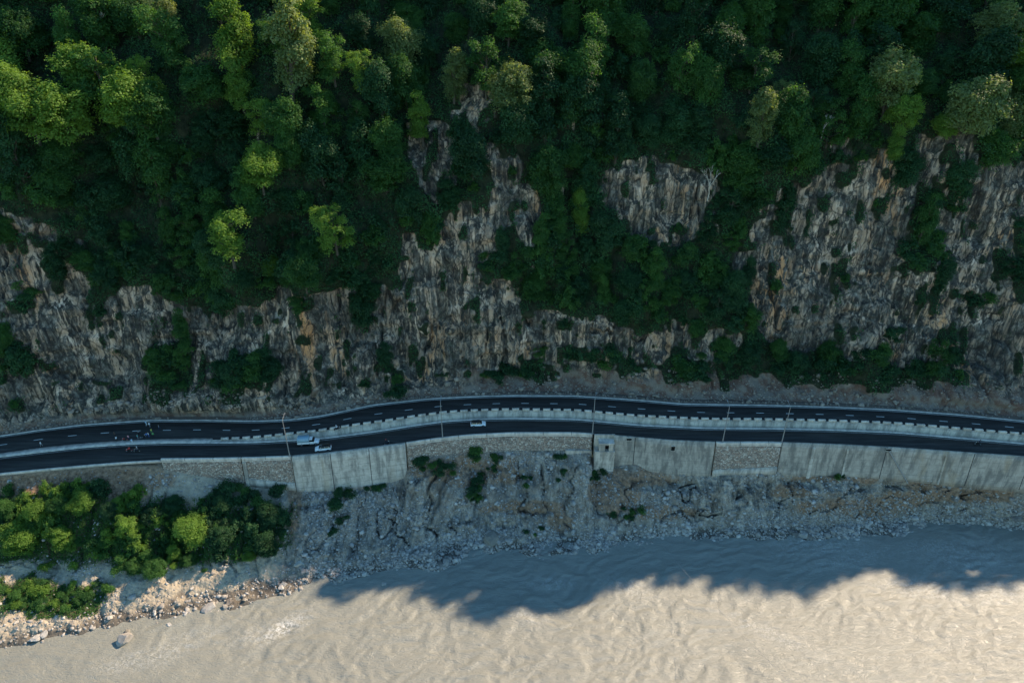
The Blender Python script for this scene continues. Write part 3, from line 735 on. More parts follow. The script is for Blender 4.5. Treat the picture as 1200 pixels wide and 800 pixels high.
# hut / valve chamber in the wall
hx, hy = X_at(709), float(np.interp(709, US, yo))
hut = empty('concrete_hut', (hx, hy-.5, -5)); tag(hut, 'small square concrete hut with dark doorway, built out from the retaining wall', 'hut')
W2 = 2.1
bm = bmesh.new(); bx(bm, hx-2.9, hx+2.6, hy-2.9, hy-.05, -10.5, -3.1, taper=(.97, .95)); as_child(obj_bm('plinth', bm, M['conc']), hut)
bm = bmesh.new(); bx(bm, hx-2.9, hx+2.6, hy-.46, hy-.02, -3.05, .75); as_child(obj_bm('wall_back', bm, M['conc']), hut)
bm = bmesh.new()
z0, z1 = -3.09, -.62
bx(bm, hx-W2+.4, hx+W2-2.2+.4-.45, hy-2.55, hy-2.35, z0, z1); bx(bm, hx+W2-1.0-.2, hx+W2+.0, hy-2.55, hy-2.35, z0, z1); bx(bm, hx+W2-2.25, hx+W2-1.2, hy-2.54, hy-2.36, z0+1.9, z1-.002)
bx(bm, hx-W2+.4, hx-W2+.6, hy-2.349, hy-.47, z0, z1); bx(bm, hx+W2-.2, hx+W2, hy-2.349, hy-.47, z0, z1)
as_child(obj_bm('walls', bm, M['conc']), hut)
bm = bmesh.new(); bx(bm, hx-W2+.2, hx+W2+.2, hy-2.75, hy-.47, -.615, -.4, .04); as_child(obj_bm('roof', bm, M['parapet']), hut)
bm = bmesh.new(); bx(bm, hx-.1, hx+W2-.22, hy-1.6, hy-1.5, z0+.02, z1-.02); as_child(obj_bm('doorway', bm, M['dark']), hut)  # near-black panel stands in for the shade inside the doorway
# concrete pad left of hut
px0, px1 = X_at(663), X_at(694); yy = float(np.interp(680, US, yo))
bm = bmesh.new(); bx(bm, px0, px1, yy-1.6, yy-.75, -6.6, -4.3, .05)
pd = obj_bm('concrete_block', bm, M['conc']); tag(pd, 'long pale concrete block at the wall foot left of the hut', 'concrete block')
# drain openings
for i, (u, z, wv, hv, lab) in enumerate(((737, .1, 1.2, .7, 'dark square drain opening near the top of the wall right of the hut'), (789, -1.6, .9, 1.4, 'dark tall drain slot in the middle of the stained wall right of the hut'), (1040, .1, 1.2, .6, 'dark drain opening above the diagonal pipe in the right wall'))):
    xx, yy = X_at(u), float(np.interp(u, US, yo))
    ef = -.45+BATTER*(z-.75)
    r = empty('drain_opening', (xx, yy+ef, z)); tag(r, lab, 'drain')
    bm = bmesh.new(); bx(bm, -wv/2, wv/2, -.14, .1, -hv/2, hv/2); obj_bm('hole', bm, M['dark'], r)  # solid near-black block paints the shade inside the drain
    bm = bmesh.new(); bx(bm, -wv/2-.12, wv/2+.12, -.22, .12, -hv/2-.14, -hv/2-.003); obj_bm('lip', bm, M['conc'], r); bm = bmesh.new(); bx(bm, -wv/2-.12, wv/2+.12, -.2, .12, hv/2+.003, hv/2+.12); obj_bm('lip', bm, M['conc'], r)
# diagonal pipe
a = (X_at(1041), float(np.interp(1041, US, yo))-.75, -.3); b = (X_at(1072), float(np.interp(1072, US, yo))-1.9, -9.6)
bm = bmesh.new(); tube(bm, [a, b], .16, 8); pp = obj_bm('drain_pipe', bm, M['steel']); tag(pp, 'thin pale pipe running diagonally down the stained concrete wall', 'pipe')

# ------------------------------------------------------------------ lamp posts
def lamp_post():
    r = empty('lamp_post')
    bm = bmesh.new(); bx(bm, -.28, .28, -.28, .28, 0, .12, .02); obj_bm('base_plate', bm, M['steel'], r)
    bm = bmesh.new(); tube(bm, [(0, 0, .1), (0, 0, 5), (0, 0, 11.2)], [.14, .11, .07], 10); obj_bm('pole', bm, M['steel'], r)
    bm = bmesh.new(); tube(bm, [(0, 0, 11.1), (0, .5, 11.5), (0, 1.8, 11.75)], [.06, .055, .045], 8); obj_bm('arm', bm, M['steel'], r)
    bm = bmesh.new(); bx(bm, -.16, .16, 1.7, 2.4, 11.68, 11.84, .04); hd = obj_bm('lamp_head', bm, M['steel'], r)
    bm = bmesh.new(); bx(bm, -.12, .12, 1.78, 2.32, 11.655, 11.676); obj_bm('lens', bm, M['lamp'], hd)
    return r
lp0 = lamp_post()
for i, (u, lab) in enumerate(((340.5, 'leftmost lamp post, beside the truck'), (519, 'lamp post on the parapet between the two white cars and the hut'), (694, 'lamp post on the parapet directly left of the concrete hut'), (846, 'lamp post at the end of the stained wall right of the hut'), (915, 'rightmost lamp post, where the long stained wall begins'))):
    o = lp0 if i == 0 else copy_tree(lp0)
    o.location = (X_at(u), float(np.interp(u, US, yo))-.28, .8 if i != 0 else .8); o.rotation_euler = (0, 0, -.25 if i == 2 else .0)
    tag(o, 'slim grey steel '+lab, 'lamp post', 'lamp posts along the outer parapet')

# ------------------------------------------------------------------ vehicles
def loft_profile(bm, prof, half_w, inset, mi=0):
    """prof: list of (x,z) closed side outline; inset(z)-> half width at that height"""
    L = [bm.verts.new((x, -inset(x, z)*half_w, z)) for x, z in prof]; R_ = [bm.verts.new((x, inset(x, z)*half_w, z)) for x, z in prof]
    n = len(prof)
    f1 = bm.faces.new(L); f2 = bm.faces.new(R_[::-1])
    for i in range(n): bm.faces.new((L[i], L[(i+1) % n], R_[(i+1) % n], R_[i]))
def wheel(root, x, y, r=.33, wd=.22):
    bm = bmesh.new(); s = 20
    for (ri, ro, yy0, yy1) in ((r*.62, r, -wd/2, wd/2),):
        rings = []
        for (rr, yv) in ((ri, yy0), (ro*.96, yy0), (ro, yy0*.7), (ro, yy1*.7), (ro*.96, yy1), (ri, yy1)):
            rings.append([bm.verts.new((math.cos(2*math.pi*k/s)*rr, yv, math.sin(2*math.pi*k/s)*rr)) for k in range(s)])
        for A, B in zip(rings, rings[1:]+rings[:1]):
            for k in range(s): bm.faces.new((A[k], A[(k+1) % s], B[(k+1) % s], B[k]))
    wh = empty('wheel', (x, y, r)); wh.parent = root
    obj_bm('tyre', bm, M['tyre'], wh, True)
    bm = bmesh.new(); bmesh.ops.create_cone(bm, cap_ends=True, segments=16, radius1=r*.6, radius2=r*.6, depth=wd*.8, matrix=Matrix.Rotation(math.pi/2, 4, 'X')); obj_bm('rim', bm, M['rim'], wh)
    return wh
def make_car(label, roof_mat, name='car'):
    r = empty(name); tag(r, label, 'car')
    L_ = 2.1; hw = .88
    prof = [(-L_, .42), (-L_-.03, .75), (-L_+.12, .98), (-1.5, 1.0), (.75, 1.0), (1.1, .97), (1.9, .80), (2.08, .62), (2.05, .32), (1.75, .26), (-1.8, .26)]
    bm = bmesh.new(); loft_profile(bm, prof, hw, lambda x, z: (1-.06*max(0, abs(x)-1.4)/.7)*(1 if z < .8 else .965))
    bmesh.ops.bevel(bm, geom=bm.edges[:], offset=.045, segments=2, affect='EDGES'); obj_bm('body', bm, M['white'], r, True)
    prof = [(-1.98, .98), (-1.55, 1.40), (.12, 1.43), (.42, 1.36), (1.05, .98)]
    bm = bmesh.new(); loft_profile(bm, prof, hw*.93, lambda x, z: 1 if z < 1.1 else .82)
    obj_bm('windows', bm, M['glass'], r)
    bm = bmesh.new(); prof = [(-1.50, 1.395), (-1.42, 1.462), (.08, 1.475), (.36, 1.39)]
    loft_profile(bm, prof, hw*.80, lambda x, z: 1 if z < 1.42 else .92); obj_bm('roof', bm, roof_mat, r, True)
    for s in (-1, 1):
        bm = bmesh.new()
        for (xa, za, xb, zb) in ((-1.5, 1.38, -1.93, .99), (-.55, 1.41, -.5, .99), (.36, 1.36, 1.0, .99)):
            tube(bm, [(xa, s*hw*.775, za), (xb, s*hw*.932, zb)], .028, 5); obj_bm('pillar', bm, M['white'], r); bm = bmesh.new()
        bm.free()
        bm = bmesh.new(); bx(bm, 1.93, 2.075, s*.68-.15, s*.68+.15, .60, .74, .02); obj_bm('headlight', bm, M['lamp'], r)
        bm = bmesh.new(); bx(bm, -2.14, -2.05, s*.7-.1, s*.7+.1, .68, .9, .02); obj_bm('tail_light', bm, M['red'], r)
        bm = bmesh.new(); bx(bm, .72, .85, s*.95-.09, s*.95+.09, .98, 1.1, .03); obj_bm('wing_mirror', bm, M['white'], r)
        for xw in (-1.3, 1.32): wheel(r, xw, s*.80)
    bm = bmesh.new(); bx(bm, 2.05, 2.09, -.45, .45, .36, .52); obj_bm('grille', bm, M['black'], r)
    return r
def place(o, u, v, z, head=0.0, yfun=None):
    x, y = unproj(u, v, z); x = float(x); y = float(y)
    f = yfun or Ylo
    ang = math.atan2(float(f(x+3)-f(x-3)), 6.0)
    o.location = (x, y, z); o.rotation_euler = (0, 0, ang+head); return o
c1 = make_car('white hatchback with dark glass roof driving just ahead of the truck', M['glass']); place(c1, 379, 527, 0, math.pi)
c2 = make_car('white car alone on the lower road right of the second lamp post', M['black']); place(c2, 560.5, 498.3, 0, 0)
def make_truck():
    r = empty('pickup_truck'); tag(r, 'white pickup truck with blue canvas covering its tall cargo bed', 'truck')
    bm = bmesh.new(); bx(bm, -2.75, .35, -.92, .92, .62, 1.15, .03); obj_bm('cargo_bed', bm, M['white'], r)
    bm = bmesh.new()
    prof = [(-2.72, 1.12), (-2.74, 2.15), (-2.55, 2.35), (.1, 2.38), (.28, 2.2), (.3, 1.12)]
    loft_profile(bm, prof, .93, lambda x, z: 1 if z < 2.2 else .86); bmesh.ops.bevel(bm, geom=bm.edges[:], offset=.05, segments=2, affect='EDGES')
    obj_bm('canvas_cover', bm, M['blue'], r, True)
    bm = bmesh.new(); prof = [(.38, .55), (.38, 1.25), (1.55, 1.2), (2.55, 1.08), (2.78, .95), (2.8, .45), (2.4, .38), (.5, .38)]
    loft_profile(bm, prof, .86, lambda x, z: 1 if x < 2.4 else .93); bmesh.ops.bevel(bm, geom=bm.edges[:], offset=.05, segments=2, affect='EDGES'); obj_bm('bonnet', bm, M['white'], r, True)
    bm = bmesh.new(); prof = [(.40, 1.2), (.42, 1.78), (1.12, 1.78), (1.62, 1.2)]; loft_profile(bm, prof, .82, lambda x, z: 1 if z < 1.5 else .86); obj_bm('windows', bm, M['glass'], r)
    bm = bmesh.new(); bx(bm, .36, 1.16, -.74, .74, 1.76, 1.9, .05); obj_bm('cab_roof', bm, M['white'], r)
    bm = bmesh.new(); bx(bm, -2.6, 2.3, -.45, .45, .36, .6); obj_bm('chassis', bm, M['black'], r)
    for s in (-1, 1):
        bm = bmesh.new(); bx(bm, 2.72, 2.83, s*.62-.14, s*.62+.14, .72, .92, .02); obj_bm('headlight', bm, M['lamp'], r)
        bm = bmesh.new(); bx(bm, 1.35, 1.5, s*.98-.08, s*.98+.08, 1.25, 1.5, .02); obj_bm('wing_mirror', bm, M['black'], r)
        for xw in (-1.7, 1.95): wheel(r, xw, s*.82, .38, .24)
    bm = bmesh.new(); bx(bm, 2.78, 2.86, -.8, .8, .45, .6, .02); obj_bm('bumper', bm, M['black'], r)
    return r
place(make_truck(), 362, 519.8, 0, 0)

# ------------------------------------------------------------------ people and motorcycles
def cloth(name, c): return simple(name, c, .85, .15, var=.15)
CL = {k: cloth(k+'_cloth', c) for k, c in dict(white=(.65, .66, .68), blue=(.10, .18, .42), lightblue=(.30, .45, .60), black=(.02, .02, .022), navy=(.03, .045, .09), red=(.50, .05, .05), pink=(.65, .30, .33), green=(.10, .32, .12), yellow=(.60, .55, .12), grey=(.22, .22, .23), teal=(.08, .32, .32), brown=(.14, .09, .06)).items()}
def make_person(label, top, bottom, pose='stand', hair=True, helmet=None, group=None):
    """continuous skinned body, pelvis at the root vertex; faces +x"""
    r = empty('person'); tag(r, label, 'person', group)
    hz = .93 if pose != 'ride' else .82
    P = {}
    P['pel'] = (0, 0, hz, .125)
    P['waist'] = (.01, 0, hz+.16, .11); P['chest'] = (.02, 0, hz+.40, .14); P['neck'] = (.02, 0, hz+.57, .055)
    P['hd1'] = (.035, 0, hz+.65, .085); P['hd2'] = (.03, 0, hz+.76, .085)
    lean = .0
    for s, k in ((-1, 'r'), (1, 'l')):
        P['sh'+k] = (.01, s*.17, hz+.50, .06)
        if pose == 'ride':
            P['el'+k] = (.25, s*.24, hz+.32, .045); P['wr'+k] = (.50, s*.27, hz+.26, .033); P['ha'+k] = (.58, s*.27, hz+.25, .035)
            P['hip'+k] = (.03, s*.10, hz-.04, .085); P['kn'+k] = (.42, s*.19, hz-.12, .062); P['an'+k] = (.25, s*.17, hz-.50, .042); P['to'+k] = (.40, s*.18, hz-.56, .036)
        else:
            st = {'stand': .02, 'walk': .20, 'wide': .05}.get(pose, .02)*s
            P['el'+k] = (-.03-st*.6, s*.24, hz+.24, .042); P['wr'+k] = (.08-st*.8, s*.25, hz+.02, .03); P['ha'+k] = (.10-st*.8, s*.25, hz-.07, .034)
            P['hip'+k] = (0, s*.09, hz-.06, .088); P['kn'+k] = (.03+st*.8, s*.10, hz-.45, .06); P['an'+k] = (st*1.1, s*.10, .09, .042); P['to'+k] = (.14+st*1.1, s*.11, .035, .035)
    E = [('pel', 'waist'), ('waist', 'chest'), ('chest', 'neck'), ('neck', 'hd1'), ('hd1', 'hd2')]
    for k in 'rl': E += [('chest', 'sh'+k), ('sh'+k, 'el'+k), ('el'+k, 'wr'+k), ('wr'+k, 'ha'+k), ('pel', 'hip'+k), ('hip'+k, 'kn'+k), ('kn'+k, 'an'+k), ('an'+k, 'to'+k)]
    names = list(P)
    me = bpy.data.meshes.new('skel'); me.from_pydata([P[n][:3] for n in names], [(names.index(a), names.index(b)) for a, b in E], [])
    so = bpy.data.objects.new('skel', me); COL.objects.link(so)
    md = so.modifiers.new('s', 'SKIN')
    if not me.skin_vertices: me.skin_vertices.new()
    for i, n in enumerate(names):
        sk = me.skin_vertices[0].data[i]; rr = P[n][3]; sk.radius = (rr, rr*1.25 if n in ('waist', 'chest', 'pel') else rr)
        sk.use_root = (n == 'pel')
    so.modifiers.new('d', 'SUBSURF').levels = 1
    dg = bpy.context.evaluated_depsgraph_get(); dg.update()
    bme = bpy.data.meshes.new_from_object(so.evaluated_get(dg)); bpy.data.objects.remove(so)
    bme.materials.clear()
    for m in (M['skin'], CL[top], CL[bottom], M['black']): bme.materials.append(m)
    for p in bme.polygons:
        c = p.center; mi = 1
        if c.z > hz+.55 or (math.hypot(c.y, 0) > .2 and ((pose == 'ride' and c.x > .35 and c.z > hz) or (pose != 'ride' and c.z < hz+.12))): mi = 0
        elif c.z < (hz-.47 if pose == 'ride' else .10): mi = 3
        elif c.z < hz+.04 or (pose == 'ride' and c.z < hz+.02): mi = 2
        if mi == 1 and c.z < hz+.02: mi = 2
        p.material_index = mi; p.use_smooth = True
    bo = bpy.data.objects.new('body', bme); COL.objects.link(bo); bo.parent = r
    bm = bmesh.new(); bmesh.ops.create_uvsphere(bm, u_segments=12, v_segments=8, radius=.125 if helmet else .105)
    for v in bm.verts:
        if v.co.z < -.03: v.co.z = -.03
    bmesh.ops.translate(bm, verts=bm.verts[:], vec=(.015, 0, hz+.755)); obj_bm('helmet' if helmet else 'hair', bm, CL[helmet] if helmet else M['hair'], r, True)
    bm = bmesh.new()      # face: nose, eyes
    bx(bm, .115, .145, -.012, .012, hz+.68, hz+.725)
    for s in (-1, 1): bx(bm, .112, .124, s*.035-.01, s*.035+.01, hz+.725, hz+.74, mi=1)
    obj_bm('face', bm, [M['skin'], M['hair']], r)
    return r
def make_moto(label, paint, group=None):
    r = empty('motorcycle'); tag(r, label, 'motorcycle', group)
    for x in (-.62, .68):
        wh = wheel(r, x, 0, .30, .11)
    bm = bmesh.new(); bx(bm, -.35, .25, -.13, .13, .30, .62, .04); tube(bm, [(-.6, 0, .32), (-.2, 0, .55), (.3, 0, .62)], .04, 6); obj_bm('engine', bm, M['black'], r)
    bm = bmesh.new(); bx(bm, -.05, .42, -.15, .15, .66, .90, .07); obj_bm('fuel_tank', bm, paint, r, True)
    bm = bmesh.new(); bx(bm, -.78, -.03, -.13, .13, .70, .80, .04); obj_bm('seat', bm, M['black'], r, True)
    bm = bmesh.new(); bx(bm, -.92, -.55, -.09, .09, .55, .69, .03); obj_bm('tail_panel', bm, paint, r, True)
    bm = bmesh.new()
    for s in (-1, 1): tube(bm, [(.68, s*.08, .30), (.42, s*.08, .92)], .025, 6)
    obj_bm('fork', bm, M['rim'], r)
    bm = bmesh.new(); tube(bm, [(.30, -.34, 1.02), (.40, -.15, .98), (.40, .15, .98), (.30, .34, 1.02)], .02, 6); obj_bm('handlebar', bm, M['black'], r)
    bm = bmesh.new(); bmesh.ops.create_uvsphere(bm, u_segments=10, v_segments=8, radius=.09, matrix=Matrix.Translation((.55, 0, .86))); obj_bm('headlight', bm, M['lamp'], r, True)
    bm = bmesh.new(); tube(bm, [(.05, -.16, .33), (-.3, -.19, .26), (-.8, -.2, .34)], [.03, .04, .05], 8); obj_bm('exhaust', bm, M['rim'], r)
    bm = bmesh.new(); tube(bm, [(.92, 0, .50), (.80, 0, .615), (.6, 0, .645), (.45, 0, .59)], .045, 6); obj_bm('mudguard', bm, paint, r)
    return r
gp = 'people gathered on the upper carriageway at the left'
def zr(u): return float(h_u(u))
folk = [ # u, v(feet), pose, top, bottom, heading, label
 (137.5, 517, 'walk', 'white', 'black', 2.6, 'person in white top standing alone on the median edge left of the crowd'),
 (135.2, 511.5, 'stand', 'brown', 'black', .5, 'person in dark brown clothes left of the crowd'),
 (151.5, 515.5, 'stand', 'pink', 'navy', 1.2, 'person in pink top at the left side of the crowd'),
 (155.5, 519.8, 'wide', 'lightblue', 'white', 2.0, 'person in pale blue standing on the median below the crowd'),
 (162.2, 514.5, 'stand', 'teal', 'grey', .1, 'person in teal top in the centre of the crowd'),
 (163.2, 509.5, 'walk', 'grey', 'black', 1.0, 'person in grey beside the lane dash'),
 (172.8, 512.8, 'wide', 'blue', 'navy', 2.3, 'person in blue shirt at the right of the crowd'),
 (174.8, 512.0, 'stand', 'white', 'blue', .6, 'person in white shirt and blue trousers at the right of the crowd'),
 (178.4, 507.8, 'walk', 'yellow', 'green', 2.8, 'person in yellow top and green trousers behind the crowd'),
 (180.4, 512.3, 'stand', 'green', 'black', 1.9, 'person in green top, rightmost of the crowd by the median'),
 (176.0, 500.6, 'stand', 'white', 'grey', 1.5, 'person in white near the back kerb behind the crowd'),
 (172.0, 498.6, 'walk', 'lightblue', 'white', 1.1, 'person in pale clothes standing right at the back kerb'),
 (187.0, 503.2, 'walk', 'grey', 'navy', .2, 'person in grey walking alone to the right of the crowd'),
 (49.0, 523.0, 'walk', 'white', 'grey', 0, 'person in white walking alone on the upper road at far left'),
]
for (u, v, ps, a, b, hd, lab) in folk:
    o = make_person(lab, a, b, ps, group=gp if u > 100 else None)
    z = zr(u)+(.22 if abs(v-519.8) < .1 or (u < 140 and v > 516) else .004); x, y = unproj(u, v, z); o.location = (float(x), float(y), z); o.rotation_euler = (0, 0, hd)
for (u, v, z, hd, paint, lab, riders) in (
    (151.5, 528.0, 0, 3.1, M['red'], 'red motorcycle on the lower road below the crowd', [('red', 'black', 'rider in red top on the motorcycle below the crowd', 'black')]),
    (160.5, 528.2, 0, 3.2, M['black'], 'black motorcycle right of the red one on the lower road', [('grey', 'navy', 'rider in grey on the black motorcycle below the crowd', 'white')]),
    (167.5, 511.5, zr(167), .3, M['black'], 'black motorcycle parked in the middle of the crowd', []),
    (146.5, 515.5, zr(146), 2.9, M['red'], 'red motorcycle parked at the left of the crowd', []),
    (395.5, 502.5, zr(395), .25, M['black'], 'black motorcycle on the upper road beside the median wall', [('white', 'black', 'rider in white on the motorcycle beside the median wall', 'white')]),
    (453.5, 519.0, 0, .2, M['black'], 'black motorcycle on the lower road near the masonry wall start', [('black', 'navy', 'rider in black on the motorcycle near the masonry wall', 'red')]),
    (1146.0, 520.0, 0, 3.0, M['black'], 'black motorcycle on the lower road at far right', [('navy', 'black', 'rider in dark blue on the motorcycle at far right', 'black')])):
    mo = make_moto(lab, paint); x, y = unproj(u, v, z+.3); x, y = float(x), float(y)
    f = Ylo; ang = math.atan2(float(f(x+3)-f(x-3)), 6.0)
    mo.location = (x, y, z+.004); mo.rotation_euler = (0, 0, ang+hd)
    for (t_, b_, lb, hm) in riders:
        o = make_person(lb.replace('rider', 'person'), t_, b_, 'ride', helmet=hm); q = Matrix.Rotation(ang+hd, 3, 'Z') @ Vector((-.25, 0, 0))
        o.location = (x+q.x, y+q.y, z+.06); o.rotation_euler = (0, 0, ang+hd)

# ------------------------------------------------------------------ vegetation prototypes
def leaf_quads(pts, nrm, size, rng_):
    n = len(pts)
    r = rng_.normal(size=(n, 3)); a = np.cross(nrm, r); a /= np.linalg.norm(a, axis=1)[:, None]+1e-9
    b = np.cross(nrm, a); b /= np.linalg.norm(b, axis=1)[:, None]+1e-9
    s = size[:, None]
    asp = rng_.uniform(.45, .8, n)[:, None]
    v = np.stack([pts-a*s*.5, pts+b*s*.5*asp+nrm*s*.08, pts+a*s*.5, pts-b*s*.5*asp-nrm*s*.05], 1)
    return v.reshape(-1, 3), np.arange(n*4).reshape(n, 4)
def crown_mesh(name, clumps, per_clump, lsize, seed, mat):
    g = np.random.default_rng(seed); P, Nn, Sz, Ti = [], [], [], []
    for (c, r, fl) in clumps:
        n = int(per_clump*(r[0]/1.5)**1.7)
        d_ = g.normal(size=(n, 3)); d_ /= np.linalg.norm(d_, axis=1)[:, None]
        d_[:, 2] = np.where(d_[:, 2] < -.55, -d_[:, 2]*.6, d_[:, 2])
        rad = g.uniform(.40, 1.15, n)[:, None]**.6
        lump = (1+.50*fbm(d_[:, 0]*2.4+c[0]+seed, d_[:, 1]*2, d_[:, 2]*2, seed, 2))[:, None]
        p = np.array(c)+d_*rad*lump*np.array(r)
        nn = d_*.7+np.array([0, 0, .75])+g.normal(size=(n, 3))*.4; nn /= np.linalg.norm(nn, axis=1)[:, None]
        P.append(p); Nn.append(nn); Sz.append(g.uniform(.65, 1.25, n)*lsize); Ti.append(np.clip(fl+g.normal(size=n)*.22, 0, 1))
    v, f = leaf_quads(np.concatenate(P), np.concatenate(Nn), np.concatenate(Sz), g)
    return mesh_np(name, v, f, mat, {'tint': ('FACE', np.concatenate(Ti))}, link=False)
def tree_proto(seed, Ht, R_, mat, style='broad', nclump=16, lsize=.55, per=150, bark='bark'):
    g = random.Random(seed); cl = []
    cz = Ht*.50
    for k in range(nclump):
        for _ in range(30):
            q = Vector((g.uniform(-1, 1), g.uniform(-1, 1), g.uniform(-1, 1)))
            if q.length < 1 and q.length > .3: break
        if style == 'tall': c = (q.x*R_*.6, q.y*R_*.6, Ht*.48+q.z*Ht*.47); r = R_*g.uniform(.34, .52)
        elif style == 'layer': c = (q.x*R_*.85, q.y*R_*.85, Ht*(.16+.78*(k/nclump))); r = R_*g.uniform(.28, .42)
        else: c = (q.x*R_*.72, q.y*R_*.72, cz+q.z*Ht*.43); r = R_*g.uniform(.30, .46)
        r *= g.uniform(.62, 1.05); cl.append((c, (r, r*g.uniform(.8, 1.2), r*g.uniform(.7, 1.15)), g.uniform(.15, .85)))
    cm = crown_mesh('crown', cl, per, lsize, seed, mat)
    bm = bmesh.new()
    lx, ly = g.uniform(-.6, .6), g.uniform(-.6, .6)
    T = [(0, 0, -.8), (lx*.3, ly*.3, Ht*.25), (lx, ly, Ht*.5), (lx*1.2, ly*1.2, Ht*.78)]
    tube(bm, T, [.028*Ht, .020*Ht, .014*Ht, .005*Ht], 7)
    for (c, r, _) in cl:
        h0 = min(max(c[2]-g.uniform(1, 3), Ht*.08), Ht*.7); f = h0/Ht
        s = Vector((lx*min(1.2, f*2), ly*min(1.2, f*2), h0)); e = Vector(c); m = (s+e)/2+Vector((0, 0, -.3))
        tube(bm, [s, m, e], [.0085*Ht, .006*Ht, .002*Ht], 4, cap=False)
    tm = bpy.data.meshes.new('trunk'); bm.to_mesh(tm); bm.free(); tm.materials.append(M[bark])
    return (tm, cm)
def put_tree(proto, loc, sc, rz, label, group=None, name='tree', tilt=(0, 0), mat=None, cat='tree'):
    r = empty(name, loc); r.scale = (sc[0], sc[0], sc[1]) if isinstance(sc, tuple) else (sc, sc, sc); r.rotation_euler = (tilt[0], tilt[1], rz)
    for nm, me in (('trunk', proto[0]), ('crown', proto[1])):
        o = bpy.data.objects.new(nm, me); COL.objects.link(o); o.parent = r
        if nm == 'crown' and mat:
            o.material_slots[0].link = 'OBJECT'; o.material_slots[0].material = mat
    return tag(r, label, cat, group)
PB = [tree_proto(100+i, 12, 5.6, M['leaf'], 'broad', 40, .44, 400) for i in range(5)]
PT = [tree_proto(200+i, 16, 4.4, M['leaf'], 'tall', 40, .44, 380) for i in range(4)]
PL = [tree_proto(300+i, 13, 5.0, M['leaf'], 'layer', 30, .42, 340) for i in range(4)]
PS = []
for i in range(5):
    g = random.Random(400+i); cl = []
    for k in range(9):
        a = g.uniform(0, 6.28); rr = g.uniform(0, 1.1); cl.append(((math.cos(a)*rr, math.sin(a)*rr, g.uniform(.4, 1.5)), (g.uniform(.5, .9),)*2+(g.uniform(.4, .7),), g.uniform(.2, .8)))
    PS.append(crown_mesh('shrub', cl, 420, .27, 400+i, M['leaf']))
PG = []
for i in range(5):
    g = random.Random(450+i); cl = []
    for k in range(26):
        a = g.uniform(0, 6.28); rr = g.uniform(0, 2.9); cl.append(((math.cos(a)*rr, math.sin(a)*rr, g.uniform(.3, 4.6)*(1-rr/5)), (g.uniform(.5, 1.2), g.uniform(.5, 1.2), g.uniform(.5, 1.3)), g.uniform(.1, .9)))
    PG.append(crown_mesh('bush', cl, 400, .40, 450+i, M['leaf']))
def put_shrub(loc, sc, mat, label, group, name='shrub'):
    o = bpy.data.objects.new(name, rnd.choice(PS)); COL.objects.link(o); o.location = loc
    o.scale = (sc, sc, sc*rnd.uniform(.8, 1.3)); o.rotation_euler = (0, 0, rnd.uniform(0, 6.28))
    o.material_slots[0].link = 'OBJECT'; o.material_slots[0].material = mat
    return tag(o, label, 'shrub', group)

